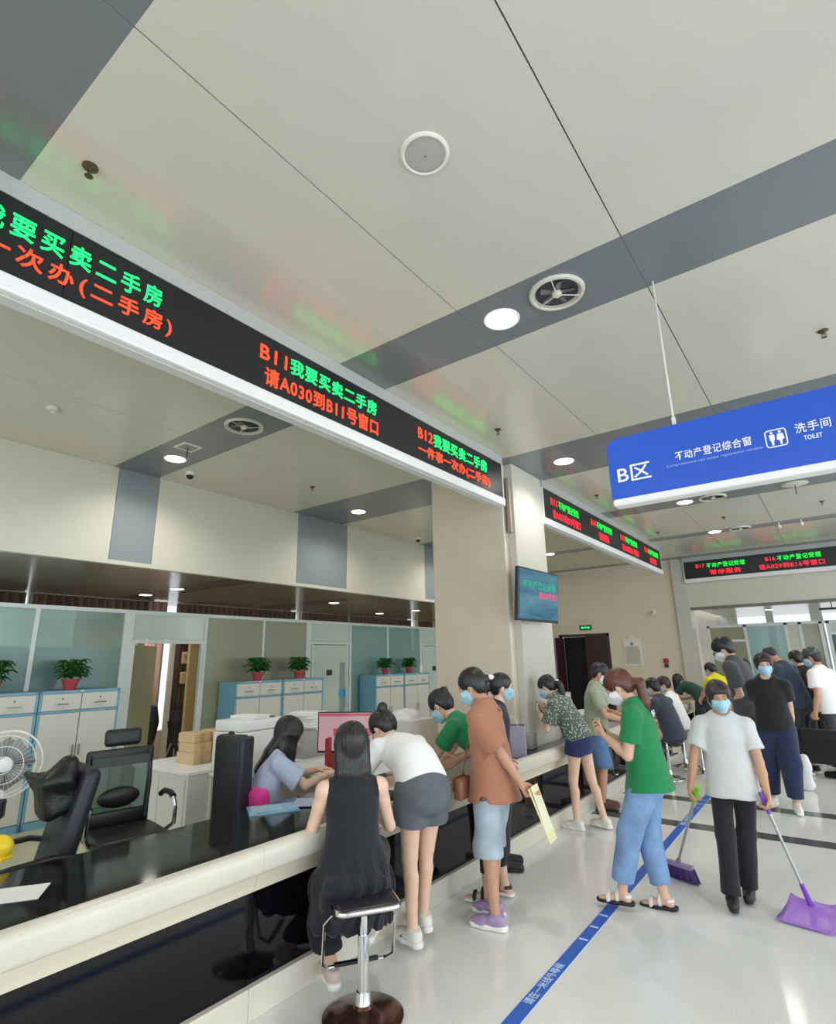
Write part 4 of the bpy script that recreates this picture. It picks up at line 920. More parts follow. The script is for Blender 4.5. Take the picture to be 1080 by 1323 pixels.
def evalops(ops, ax, pad):
    D = np.full(tuple(len(a) for a in ax), 1.0, np.float32)
    for o in ops:
        k = o[2] if len(o) > 2 else 0
        if o[0] == 'g': lo, hi = ops_box(o[1])
        else: lo, hi = o[1].lo, o[1].hi
        m = pad+k
        sl = tuple(slice(int(np.searchsorted(a, lo[i]-m)), int(np.searchsorted(a, hi[i]+m))) for i, a in enumerate(ax))
        if any(s.stop <= s.start for s in sl): continue
        if o[0] == 'i': sl = (slice(None),)*3
        sub = [a[s] for a, s in zip(ax, sl)]
        if o[0] == 'g': d = evalops(o[1], sub, pad)
        else: d = o[1].fn(sub[0][:, None, None], sub[1][None, :, None], sub[2][None, None, :]).astype(np.float32)
        c = D[sl]
        if o[0] in 'ug':
            if k > 0: h = np.clip(0.5+0.5*(c-d)/k, 0, 1); D[sl] = c+(d-c)*h-k*h*(1-h)
            else: D[sl] = np.minimum(c, d)
        elif o[0] == 's':
            if k > 0: h = np.clip(0.5-0.5*(c+d)/k, 0, 1); D[sl] = c+(-d-c)*h+k*h*(1-h)
            else: D[sl] = np.maximum(c, -d)
        elif o[0] == 'i':
            D[sl] = np.maximum(c, d)
    return D
def wob(seed, amp, f0=9, f1=26, stretch=(1, 1, 1)):
    rs = np.random.RandomState(seed); W_ = [(unit(rs.normal(size=3)*np.array(stretch))*rs.uniform(f0, f1), rs.uniform(0, 6.28), rs.uniform(0.4, 1)) for _ in range(7)]
    def fn(X, Y, Z):
        s = 0
        for w, ph, a in W_: s = s+a*np.sin(w[0]*X+w[1]*Y+w[2]*Z+ph)
        return s*amp/2.2
    return fn
CO = [(i, j, k) for i in (0, 1) for j in (0, 1) for k in (0, 1)]
ED = [(a, b) for a in CO for b in CO if sum(b)-sum(a) == 1 and sum(abs(x-y) for x, y in zip(a, b)) == 1]
def surface(ops, h, noise=None, pad=None):
    lo, hi = ops_box(ops); pad = pad or 2.5*h
    lo, hi = lo-pad, hi+pad
    ax = [np.arange(lo[i], hi[i]+h, h) for i in range(3)]
    D = evalops(ops, ax, pad)
    if noise is not None: D = D+noise(ax[0][:, None, None], ax[1][None, :, None], ax[2][None, None, :]).astype(np.float32)
    D[0] = D[-1] = 1; D[:, 0] = D[:, -1] = 1; D[:, :, 0] = D[:, :, -1] = 1
    S = D < 0; n = np.array(D.shape)
    cnt = np.zeros(n-1, np.int8)
    for c in CO: cnt += S[c[0]:n[0]-1+c[0], c[1]:n[1]-1+c[1], c[2]:n[2]-1+c[2]]
    idx = np.argwhere((cnt > 0) & (cnt < 8))
    if not len(idx): return np.zeros((0, 3)), np.zeros((0, 4), int)
    acc = np.zeros((len(idx), 3)); num = np.zeros(len(idx))
    for a, b in ED:
        da = D[idx[:, 0]+a[0], idx[:, 1]+a[1], idx[:, 2]+a[2]]; db = D[idx[:, 0]+b[0], idx[:, 1]+b[1], idx[:, 2]+b[2]]
        m = (da < 0) != (db < 0); t = np.where(m, da/np.where(m, da-db, 1), 0)
        acc += m[:, None]*(np.array(a)+t[:, None]*(np.array(b)-np.array(a))); num += m
    vs = (idx+acc/num[:, None])*h+lo
    ID = np.full(n-1, -1, np.int64); ID[tuple(idx.T)] = np.arange(len(idx))
    Q = []
    for d in range(3):
        u, v = (d+1) % 3, (d+2) % 3
        s0 = [slice(1, -1)]*3; s1 = [slice(1, -1)]*3
        s0[d] = slice(0, -1); s1[d] = slice(1, None)
        A, C = S[tuple(s0)], S[tuple(s1)]
        e = np.argwhere(A != C)
        if not len(e): continue
        base = e.copy(); base[:, u] += 1; base[:, v] += 1
        fl = A[tuple(e.T)]
        def cell(du, dv):
            c = base.copy(); c[:, u] -= du; c[:, v] -= dv; return ID[tuple(c.T)]
        q = np.stack([cell(1, 1), cell(0, 1), cell(0, 0), cell(1, 0)], 1)
        q[~fl] = q[~fl][:, ::-1]; Q.append(q)
    return vs, np.concatenate(Q)
def npmesh(name, parts, m, parent=None, scale=1.0, smooth=True):
    vs, qs, off = [], [], 0
    for v, q in parts:
        if len(v): vs.append(v); qs.append(q+off); off += len(v)
    if not vs: return None
    v = np.concatenate(vs)*scale; q = np.concatenate(qs); me = bpy.data.meshes.new(name)
    me.vertices.add(len(v)); me.vertices.foreach_set('co', v.astype(np.float32).ravel())
    me.loops.add(len(q)*4); me.loops.foreach_set('vertex_index', q.astype(np.int32).ravel())
    me.polygons.add(len(q)); me.polygons.foreach_set('loop_start', np.arange(0, len(q)*4, 4, dtype=np.int32))
    me.polygons.foreach_set('use_smooth', np.ones(len(q), bool))
    me.update(calc_edges=True)
    return link(name, me, m, parent)
def rot(axis, deg):
    axis = unit(axis); a = R(deg); K = np.array([[0, -axis[2], axis[1]], [axis[2], 0, -axis[0]], [-axis[1], axis[0], 0]])
    return np.eye(3)+math.sin(a)*K+(1-math.cos(a))*K@K
def ik(a, t, l1, l2, hint):
    d = t-a; L = np.linalg.norm(d); dd = d/L; L2 = min(L, (l1+l2)*0.998); t = a+dd*L2
    c = np.clip((l1*l1+L2*L2-l2*l2)/(2*l1*L2), -1, 1); s = math.sqrt(1-c*c)
    p = np.asarray(hint, float); p = unit(p-(p@dd)*dd)
    return a+dd*l1*c+p*l1*s, t

def skeleton(p):
    g = p.get; J = {}
    pel = V(*g('pelvis', (0, 0, .92))); J['pel'] = pel
    l1, l2, sd, yw = g('lean', 3), g('lean2', 4), g('side', 0), g('twist', 0)
    def ud(a, s=0): return unit(V(math.sin(R(s)), math.sin(R(a))*math.cos(R(s)), math.cos(R(a))*math.cos(R(s))))
    u1, u2 = ud(l1, sd), ud(l2, sd)
    J['u1'], J['u2'] = u1, u2
    J['wai'] = pel+.15*u1; J['che'] = J['wai']+.15*u2; J['shl'] = J['che']+.135*u2; J['nek'] = J['shl']+.035*u2
    x2 = unit(np.cross(V(0, 1, 0), u2)); x2 = unit(rot(u2, yw)@x2) if l2 < 80 else rot(u2, yw)@V(1, 0, 0)
    J['x2'], J['f2'] = x2, unit(np.cross(u2, x2)); J['f1'] = unit(np.cross(u1, V(1, 0, 0)))
    l3 = g('neck', l2*0.6+6); u3 = ud(l3, sd)
    fwd0 = V(0, math.cos(R(0)), 0)
    J['hb'] = J['nek']+.055*u3
    pit, hy, hr = g('head', (8, 0, 0))
    Mh = rot((0, 0, 1), hy) @ rot((1, 0, 0), -pit) @ rot((0, 1, 0), hr)
    J['Mh'] = Mh; J['hc'] = J['nek']+.085*u3+Mh@V(0, .022, .075)
    sw = g('sw', .158)
    hip = {}; 
    for s, k in ((1, 'R'), (-1, 'L')):
        J['hip'+k] = pel+V(s*.085, 0, -.035)
        an = V(*g('foot'+k, (s*.085, 0.0, .085))); kh = g('knee'+k, (s*.12, 1, 0.05))
        J['kne'+k], J['ank'+k] = ik(J['hip'+k], an, .40, .405, kh)
        J['sho'+k] = J['shl']+s*sw*x2-.040*u2
        w = g('hand'+k, None)
        w = J['sho'+k]+V(s*.055, .04, -.50) if w is None else V(*w)
        J['elb'+k], J['wri'+k] = ik(J['sho'+k], w, .275, .24, g('elbow'+k, (s*.35, -1, -.3)))
        J['toe'+k] = g('toe'+k, -s*6); J['fp'+k] = g('fp'+k, 0)
    return J

def limb(a, b, c, r0, r1, r2, r3):
    return [('u', cap(a, b, r0, r1), .01), ('u', cap(b, c, r2, r3), .01)]
def footM(J, k):
    return rot((0, 0, 1), J['toe'+k]) @ rot((1, 0, 0), J['fp'+k])
def fpt(J, k, x, y, z):  # foot-local point: origin on the sole under the ankle
    return J['ank'+k] + footM(J, k) @ V(x, y, z-.085)
def body_ops(J, b):
    th = b.get('thick', 1.0); x2, f2, f1 = J['x2'], J['f2'], J['f1']; o = []
    o += [('u', cap(J['pel']-.03*J['u1'], J['pel']+.06*J['u1'], .150*th, .125*th, .72, f1), .03), ('u', cap(J['pel']+.06*J['u1'], J['wai'], .125*th, .112*th, .75, f1), .03),
          ('u', cap(J['wai'], J['che'], .112*th, .128*th, .75, f2), .03), ('u', cap(J['che'], J['shl']-.02*J['u2'], .128*th, .10*th, .72, f2), .03),
          ('u', cap(J['shoL'], J['shoR'], .046*th, .046*th), .03), ('u', cap(J['nek'], J['shoL'], .045, .043), .03), ('u', cap(J['nek'], J['shoR'], .045, .043), .03), ('u', cap(J['nek']-.03*J['u2'], J['hb'], .058, .050), .03),
          ('u', cap(J['hb'], J['hc']+J['Mh']@V(0, -.02, -.05), .050, .050), .01)]
    for k in 'LR':
        h, n, a = J['hip'+k], J['kne'+k], J['ank'+k]
        o += [('u', cap(h, n, .082*th, .052), .03), ('u', cap(n, a, .050, .034), .015)]
        cm = n+.3*(a-n); back = unit(np.cross(np.cross(a-n, footM(J, k)@V(0, 1, 0)), a-n)); o.append(('u', cap(cm-.0*back+(-.016)*back, n+.5*(a-n)-.010*back, .042, .034), .02))
        o += [('u', cap(fpt(J, k, 0, 0, .085), fpt(J, k, 0, -.03, .035), .033, .030), .01), ('u', cap(fpt(J, k, 0, .0, .055), fpt(J, k, 0, .09, .030), .030, .027), .012),
              ('u', cap(fpt(J, k, 0.0, .09, .028), fpt(J, k, 0.0, .145, .024), .031, .026, .6, footM(J, k)@V(0, 0, 1)), .015)]
        s_, e, w = J['sho'+k], J['elb'+k], J['wri'+k]
        o += [('u', cap(s_, s_+.35*(e-s_), .050*th, .044*th), .03), ('u', cap(s_+.3*(e-s_), e, .044*th, .036*th), .015), ('u', cap(e, e+.35*(w-e), .036, .038*th), .01), ('u', cap(e+.35*(w-e), w, .037*th, .025), .01)]
    return o
def hand_ops(J, k, b):
    w = J['wri'+k]; d = unit(b.get('dir'+k, w-J['elb'+k])); s_ = 1 if k == 'R' else -1
    pn = np.asarray(b.get('palm'+k, (-s_, 0, 0)), float); pn = unit(pn-(pn@d)*d)
    th = np.cross(d, pn)*s_   # towards the thumb
    cu = b.get('curl'+k, 20); o = []
    for i, (off, ln) in enumerate(((.030, .94), (.010, 1.04), (-.010, .97), (-.029, .78))):
        kn = w+d*(.085-.006*abs(i-1))+th*off
        o.append(('u', cap(w+th*off*.55+d*.005, kn, .017, .0135), .012))
        p = kn; dd = d.copy(); c = cu*(1+.12*i)
        for ll, rr in ((.040, .0098), (.026, .0088), (.020, .0075)):
            dd = unit(rot(np.cross(dd, pn), c)@dd) if True else dd
            q = p+dd*ll*ln; o.append(('u', cap(p, q, rr, rr*.92), .003)); p = q
    t0 = w+d*.02+th*.022; t1 = t0+unit(d*.65+th*.75+pn*.25)*.042; t2 = t1+unit(d*.9+th*.35+pn*(.2+cu*.006))*.032; t3 = t2+unit(d*.95+th*.05+pn*(.2+cu*.008))*.024
    o += [('u', cap(t0, t1, .018, .0125), .012), ('u', cap(t1, t2, .0120, .0105), .004), ('u', cap(t2, t3, .0105, .0085), .004)]
    o.append(('u', cap(w-d*.02, w+d*.01, .025, .024, .75, pn), .012))
    return o, w+d*.09+pn*.02, d, pn, th
def HP(J, x, y, z): return J['hc']+J['Mh']@V(x, y, z)*J.get('hk', 1.0)
def head_ops(J, inf=0.0, ears=True):
    M = J['Mh']; e = lambda x, y, z, a, b, c: ell(HP(J, x, y, z), (a+inf, b+inf, c+inf), M)
    o = [('u', e(0, -.014, .030, .073, .090, .083)), ('u', e(0, .018, -.022, .061, .070, .080), .02), ('u', cap(HP(J, 0, .035, -.062), HP(J, 0, .060, -.088), .036+inf, .022+inf), .025)]
    if inf == 0:
        o += [('u', cap(HP(J, -.03, .074, .022), HP(J, .03, .074, .022), .012, .012), .02),
              ('s', ell(HP(J, -.030, .096, .002), (.019, .016, .012), M), .012), ('s', ell(HP(J, .030, .096, .002), (.019, .016, .012), M), .012),
              ('u', cap(HP(J, 0, .084, .004), HP(J, 0, .104, -.030), .008, .0135), .008), ('u', cap(HP(J, -.012, .092, -.034), HP(J, .012, .092, -.034), .008), .006),
              ('u', cap(HP(J, -.016, .083, -.058), HP(J, .016, .083, -.058), .008), .005), ('u', cap(HP(J, -.013, .081, -.067), HP(J, .013, .081, -.067), .008), .005)]
        for s in (-1, 1): o += [('u', ell(HP(J, s*.036, .062, -.028), (.022, .02, .022), M), .02)]
        if ears:
            for s in (-1, 1): o += [('u', ell(HP(J, s*.074, -.008, -.006), (.009, .019, .030), M), .006)]
    return o
def hair_ops(J, st):
    M = J['Mh']; big = st.get('vol', 1.0); kind = st.get('kind', 'short')
    a = [('u', ell(HP(J, 0, -.016, .036), (.085*big, .102*big, .092*big), M)), ('u', ell(HP(J, 0, -.045, -.01), (.074, .066, .075), M), .03)]
    a += [('s', ell(HP(J, 0, .102, -.040), (.075, .070, .088), M), .01), ('s', boxp(HP(J, 0, .04, -.10), (.12, .070, .085), M), .01), ('i', half(HP(J, 0, 0, -.075), M@V(0, .3, -1)))]
    if kind in ('bald', 'buzz'):
        a = [('u', ell(HP(J, 0, -.016, .034), (.077, .094, .086), M)), ('s', ell(HP(J, 0, .085, -.02), (.09, .06, .095), M), .01), ('i', half(HP(J, 0, 0, -.03), M@V(0, .25, -1)))]
        return [('g', a)]
    o = [('g', a)]
    d = st.get('down', V(0, 0, -1)); bk = M@V(0, -1, 0)
    if kind == 'pony' or kind == 'lowpony':
        b0 = HP(J, 0, -.105, .045 if kind == 'pony' else -.02); L_ = st.get('len', .24); bk2 = unit(V(bk[0], bk[1], 0)+1e-6)
        p1 = b0+bk2*.05+V(0, 0, -.01); p2 = p1+bk2*.02+V(0, 0, -L_*.5); p3 = p2+V(0, 0, -L_*.5)-bk2*.015
        o += [('u', cap(b0, p1, .028, .034), .01), ('u', cap(p1, p2, .036, .036), .015), ('u', cap(p2, p3, .036, .014), .015)]
    if kind == 'bun':
        bx_ = st.get('at', (0, -.085, .105)); o += [('u', ell(HP(J, *bx_), (.036, .036, .032)), .012)]
    if kind in ('long', 'bob'):
        L_ = st.get('len', .26 if kind == 'long' else .10)
        for x in (-.055, -.02, .0, .02, .055):
            a0 = HP(J, x, -.045, .01); a1 = a0+V(0, 0, -L_*.55)+bk*.035; a2 = a1+V(0, 0, -L_*.45)+bk*.0
            if 'follow' in st: a1 = a0+np.asarray(st['follow'])*.55*L_; a2 = a0+np.asarray(st['follow'])*L_
            o += [('u', cap(a0, a1, .048, .045, .8, bk), .02), ('u', cap(a1, a2, .045, .028, .7, bk), .02)]
        for x in (-.07, .07):
            a0 = HP(J, x, .0, .01); a1 = a0+V(0, 0, -L_*.4)+bk*.02; o += [('u', cap(a0, a1, .028, .03), .02)]
            if 'follow' in st: a0 = HP(J, x*.9, .035, .02); o += [('u', cap(a0, a0+V(0, 0, -.20)+bk*.03, .038, .034), .03), ('u', cap(HP(J, x, -.02, 0), HP(J, x, -.02, 0)+V(0, 0, -.24)+bk*.06, .045, .04), .03)]
    if st.get('fringe'):
        o += [('u', cap(HP(J, -.045, .065, .062), HP(J, .045, .065, .062), .024, .024), .015), ('u', cap(HP(J, -.062, .045, .03), HP(J, -.068, .03, -.02), .016), .01), ('u', cap(HP(J, .062, .045, .03), HP(J, .068, .03, -.02), .016), .01)]
    return o
def spine(J, t):
    if t < 0: return J['pel']+J.get('hemd', V(0, 0, -1))*(-t)
    if t < .15: return J['pel']+J['u1']*t
    return J['wai']+J['u2']*(t-.15)
def top_ops(J, g):
    lo = g.get('loose', .012); hem = g.get('hem', .09); sl = g.get('sleeve', .55); fl = g.get('flare', .0)
    f1, f2 = J['f1'], J['f2']; hemd = g.get('hemd'); hemd = -J['u1'] if hemd is None else unit(hemd); P = J['pel']+hemd*hem
    th = g.get('thick', 1.0)
    o = [('u', cap(P, J['pel']+.02*J['u1'], (.158+fl+(.012 if hem > .05 else -.006))*th+lo, .152*th+lo, .80, f1), .03), ('u', cap(J['pel']+.02*J['u1'], J['wai'], .150*th+lo, .128*th+lo*1.3, .76, f1), .04), ('u', cap(J['wai'], J['che'], .128*th+lo*1.2, .138*th+lo, .76, f2), .04),
         ('u', cap(J['che'], J['shl']-.025*J['u2'], .138*th+lo, .105*th+lo, .72, f2), .04), ('i', half(P, hemd))]
    if g.get('slits'):
        for s in (-1, 1): o.append(('s', cap(P+V(s*.19, .0, 0), P+V(s*.16, 0, .09), .035, .004), .005))
    out = [('g', o), ('u', cap(J['shoL'], J['shoR'], .052*th+lo*.4, .052*th+lo*.4), .035)]+([('u', cap(J['nek'], J['sho'+k], .050, .050+lo*.2), .03) for k in 'LR'] if sl > .02 else [])
    if sl <= 0.02: out += [('s', cap(J['sho'+k]+J['x2']*(.022 if k == 'R' else -.022), J['elb'+k], .058, .048), .014) for k in 'LR']; out += [('u', cap(J['nek'], J['shl']+s_*.115*J['x2']-.02*J['u2'], .050, .046), .02) for s_ in (-1, 1)]
    out += [('u', cap(J['shl'], J['nek']-.008*J['u2'], .072, .060), .03), ('s', cap(J['nek']+.026*J['u2']+.024*f2, J['nek']+.09*J['u2']+.03*f2, .058, .08), .006)]
    if sl > .02:
        for k in 'LR':
            s_, e, w = J['sho'+k], J['elb'+k], J['wri'+k]
            if sl <= 1: end = s_+(e-s_)*sl; dr = unit(e-s_); a = [('u', cap(s_, end, .051*th+lo*.7, .054*th+lo*1.25+g.get('cuff', 0)), .02)]
            else: end = e+(w-e)*(sl-1); dr = unit(w-e); a = [('u', cap(s_, e, .058*th+lo, .050*th+lo), .02), ('u', cap(e, end, .050*th+lo, .040+lo), .02)]
            a += [('i', half(end, dr))]
            out.append(('g', a, .025))
    return out
def leg_ops(J, g):
    """trousers, shorts: len 0..1 thigh, 1..2 shank"""
    L_ = g.get('len', 1.85); lo = g.get('loose', .012); rk = g.get('knee', .062); rh = g.get('hemr', .055); rt = g.get('thigh', .092)
    f1 = J['f1']; top = g.get('rise', .09); out = []
    for k in 'LR':
        h, n, a_ = J['hip'+k], J['kne'+k], J['ank'+k]
        if L_ <= 1: end = h+(n-h)*L_; dr = unit(n-h); a = [('u', cap(h, end, rt+lo, rh+lo), .02)]; ri = rh+lo-.010
        else: end = n+(a_-n)*(L_-1); dr = unit(a_-n); a = [('u', cap(h, n, rt+lo, rk+lo), .02), ('u', cap(n, end, rk+lo, rh+lo), .03)]; ri = rh+lo-.009
        a += [('i', half(end, dr))]
        out.append(('g', a, g.get('legk', .012)))
    out += [('g', [('u', cap(J['pel']-.045*J['u1'], J['pel']+top*J['u1'], .150+lo*g.get('hiploose', .8), .128+lo, .78, f1), .03), ('i', half(J['pel']+top*J['u1'], J['u1']))], .03)]
    if 'cutat' in g: out.append(('i', half(J['pel']-J['u1']*(g['cutat']-.035), J['u1'])))
    return out
def shoe(J, k, e, s, kind, mu, ms, ml=None, h=.007, stripe=None):
    f = lambda x, y, z: fpt(J, k, x, y, z); M = footM(J, k); up = M@V(0, 0, 1)
    sole = [('g', [('u', cap(f(0, -.045, .018), f(0, .06, .018), .038, .037)), ('u', cap(f(0, .06, .018), f(s*-.004 if False else 0, .15, .018), .042, .034), .02), ('i', half(f(0, 0, .034 if kind == 'sneaker' else .024), M@V(0, 0, 1))), ('i', half(f(0, 0, .001), M@V(0, 0, -1)))])]
    if kind == 'sneaker':
        up_ = [('g', [('u', cap(f(0, -.035, .05), f(0, .02, .055), .036, .038)), ('u', cap(f(0, .0, .05), f(0, .10, .036), .040, .036), .02), ('u', cap(f(0, .09, .034), f(0, .15, .030), .040, .030), .02),
               ('u', cap(f(0, -.03, .06), f(0, -.012, .10), .038, .040), .02), ('i', half(f(0, -.02, .098), M@V(0, -.25, 1))), ('i', half(f(0, 0, .022), M@V(0, 0, -1)))])]
    elif kind == 'flat':
        up_ = [('g', [('u', cap(f(0, -.04, .04), f(0, .03, .046), .041, .042)), ('u', cap(f(0, .03, .042), f(0, .148, .032), .044, .036), .02), ('i', half(f(0, 0, .080), M@V(0, -.15, 1))), ('i', half(f(0, 0, .018), M@V(0, 0, -1))), ])]
    else:
        base = [('u', cap(f(0, 0, .085), f(0, -.03, .035), .041, .039), .015), ('u', cap(f(0, .0, .06), f(0, .10, .032), .041, .039), .02), ('u', cap(f(0, .10, .03), f(0, .155, .025), .043, .036, .65, up), .015)]
        up_ = []
        for c, hh in (((0, .095, .03), (.07, .014, .07)), ((0, .035, .05), (.07, .012, .07)), ((0, -.055, .06), (.07, .035, .010))):
            up_.append(('g', base+[('i', boxp(f(*c), hh, M))]))
    a = surface(up_, h); b = surface(sole, h)
    o = npmesh('shoe', [a], mu, e, s_scale[0]); q = npmesh('sole', [b], ms, o or e, s_scale[0])
    if stripe is not None:
        sb = B()
        for q in (-1, 1):
            for y0_, y1_ in ((.02, .06), (.06, .10), (.075, .035)): sb.tube([Vector(f(q*.040, y0_, .035)*s_scale[0]), Vector(f(q*.034, (y0_+y1_)/2, .052)*s_scale[0]), Vector(f(q*.024, y1_, .066)*s_scale[0])], .0045, 5)
        sb.out('stripe', stripe, o)
    if kind == 'sneaker' and ml is not None:
        lb = B()
        for i in range(3):
            lb.tube([Vector(fpt(J, k, -.022, .045+.02*i, .075-.010*i)*s_scale[0]), Vector(fpt(J, k, 0, .050+.02*i, .087-.012*i)*s_scale[0]), Vector(fpt(J, k, .022, .045+.02*i, .075-.010*i)*s_scale[0])], .003, 5)
        lb.out('laces', ml, o)
s_scale = [1.0]
SKIN = mat('skin_light', '#dcb39b', 0.5, noise=(14, 0.05)); SKIN2 = mat('skin_tan', '#c4977c', 0.5, noise=(14, 0.05)); SKIN3 = mat('skin_pale', '#e9c3ab', 0.5, noise=(14, 0.04))
HAIRB = mat('hair_black', '#151417', 0.38, spec=0.6, bump=(80, 0.6), stretch=(1, 1, 0.12)); HAIRBR = mat('hair_auburn', '#5a2e22', 0.38, spec=0.6, bump=(80, 0.6), stretch=(1, 1, 0.12))
HAIRG = mat('hair_grey', '#2b2a2e', 0.5, bump=(80, 0.4)); HAIRP = mat('hair_plum', '#33202a', 0.38, bump=(80, 0.5), stretch=(1, 1, 0.12))
MASK = mat('mask_blue', '#a9d4e6', 0.75, bump=(200, 0.1)); MASKW = mat('mask_white', '#e6eaee', 0.75); EYEW = mat('eye_white', '#e9e4df', 0.25); EYED = mat('eye_dark', '#1b120e', 0.15)
LIP = mat('lip_rose', '#b56a62', 0.45)
def cloth(name, col, n=None, b=(16, 0.6), rough=0.85): return mat(name, col, rough, noise=n or (40, 0.06), bump=b, sheen=0.15)
def denim(name, col): return mat(name, col, 0.9, noise=(9, 0.18), bump=(180, 0.25))

def person(label, x, y, face, H_, pose, wear, hair, skin=SKIN, hand={}, near=True, mask=MASK, glasses=False, eyes=True, z=0, group=None, thick=1.0, seed=1):
    s = H_/1.655; s_scale[0] = s
    e = empty('person', (x, y, z), face, label, 'person', group)
    J = skeleton(pose); hb = dict(hand, thick=thick)
    hB = .010 if near else .016; hH = .0050 if near else .0075; hF = .0045 if near else .0070
    HK = 1.075; hs = lambda vq: (((vq[0]-J['hc'])*HK+J['hc']), vq[1])
    parts = [surface(body_ops(J, hb), hB), hs(surface(head_ops(J), hH))]
    for k in 'LR':
        ho, pc, d, pn, th_ = hand_ops(J, k, hand); parts.append(surface(ho, hF)); J['palmc'+k] = pc; J['hd'+k] = d; J['pn'+k] = pn; J['th'+k] = th_
    npmesh('body', parts, skin, e, s)
    hm = hair.get('mat', HAIRB)
    ho_ = npmesh('hair', [hs(surface(hair_ops(J, hair), .006 if near else .009, wob(seed, .0022, 40, 90)))], hm, e, s)
    M = J['Mh']
    J['hk'] = HK
    if hair.get('tie') is not None:
        c = HP(J, *hair.get('tiepos', (0, -.118, .045))); B().sph(Vector(c*s), (.024*s, .024*s, .02*s), 10).out('hair_tie', hair['tie'], ho_, True)
    J['hk'] = 1.0
    if mask is not None:
        ops = [('g', head_ops(J, .008)+[('u', ell(HP(J, 0, .074, -.045), (.042, .050, .046), M), .015), ('u', ell(HP(J, -.036, .064, -.028), (.031, .031, .031), M), .01), ('u', ell(HP(J, .036, .064, -.028), (.031, .031, .031), M), .01), ('i', boxp(HP(J, 0, .10, -.056), (.064, .083, .050), M, .01))])]
        mo = npmesh('face_mask', [hs(surface(ops, hH))], mask, e, s)
        J['hk'] = HK
        bb = B()
        for q in (-1, 1):
            for zz, z2 in ((-.018, .018), (-.085, -.03)):
                bb.tube([Vector(HP(J, q*.056, .045, zz)*s), Vector(HP(J, q*.072, .02, (zz+z2)/2)*s), Vector(HP(J, q*.084, -.012, z2)*s)], .0016*s, 4)
        bb.out('ear_loop', MASKW, mo)
    J['hk'] = HK
    if eyes:
        for q in (-1, 1):
            eo = B().sph(Vector(HP(J, q*.030, .0750, .001)*s), .0115*s, 12).out('eye', EYEW, e, True)
            B().sph(Vector(HP(J, q*.030, .0812, -.0005)*s), .0068*s, 10).out('iris', EYED, eo, True)
            B().tube([Vector(HP(J, q*.014, .089, .021)*s), Vector(HP(J, q*.030, .087, .026)*s), Vector(HP(J, q*.047, .072, .020)*s)], [.0026*s, .0032*s, .0015*s], 5).out('eyebrow', HAIRB, e)
            B().tube([Vector(HP(J, q*.016, .0855, .006)*s), Vector(HP(J, q*.030, .0895, .009)*s), Vector(HP(J, q*.044, .077, .005)*s)], .0016*s, 4).out('eyelid', EYED, e)
        if mask is None:
            B().tube([Vector(HP(J, -.020, .085, -.062)*s), Vector(HP(J, 0, .0925, -.062)*s), Vector(HP(J, .020, .085, -.062)*s)], [.003*s, .006*s, .003*s], 6, flat=.8).out('lips', LIP, e, True)
    if glasses:
        gb = B()
        for q in (-1, 1):
            gb.tube([Vector(HP(J, q*.033+.024*math.cos(t), .104, .0+.017*math.sin(t))*s) for t in [2*math.pi*i/16 for i in range(16)]], .0018*s, 5, True)
            gb.tube([Vector(HP(J, q*.057, .10, .004)*s), Vector(HP(J, q*.078, .06, .006)*s), Vector(HP(J, q*.082, -.005, .004)*s)], .0016*s, 5)
        gb.tube([Vector(HP(J, -.009, .105, .004)*s), Vector(HP(J, .009, .105, .004)*s)], .0018*s, 5); gb.out('glasses', M_blackp, e)
    hC = .0085 if near else .016
    hems = [w[1].get('hem', .09) for w in wear if w[0] == 'top']
    for w in wear:
        kd = w[0]; g = w[1]; m = w[2]; nm = w[3]
        if kd == 'top': v = surface(top_ops(J, dict(g, thick=thick)), hC, wob(seed, g.get('wr', .0035), 8, 30))
        elif kd == 'legs': v = surface(leg_ops(J, dict(g, cutat=hems[0]) if hems and hems[0] > .05 else g), hC, wob(seed+5, g.get('wr', .0035), 10, 34))
        elif kd == 'ops': v = surface(g(J), hC, gathers if g is dress1 else wob(seed+7, .005, 10, 30, (1, 1, .2)))
        elif kd == 'shoes':
            for k in g.get('which', 'LR'): shoe(J, k, e, 1 if k == 'R' else -1, g['kind'], m, nm, g.get('lace'), .006 if near else .010, g.get('stripe'))
            continue
        npmesh(nm, [v], m, e, s)
    J['s'] = s; J['e'] = e
    Rz = np.array(Matrix.Rotation(R(face), 3, 'Z')); J['W'] = lambda p: Vector(Rz@(np.asarray(p)*s)+np.array([x, y, z]))
    J['WD'] = lambda d: Vector(Rz@np.asarray(d))
    return J
SOLEW = mat('sole_white', '#efefec', 0.5); SHW = mat('shoe_white', '#e8e6e0', 0.6); SHB = mat('shoe_black', '#19191c', 0.5)

def local(face, x, y, wx, wy, wz, H_):
    """world point in the figure's own units"""
    a = R(face); dx, dy = wx-x, wy-y; s = H_/1.655
    return ((dx*math.cos(a)+dy*math.sin(a))/s, (-dx*math.sin(a)+dy*math.cos(a))/s, wz/s)

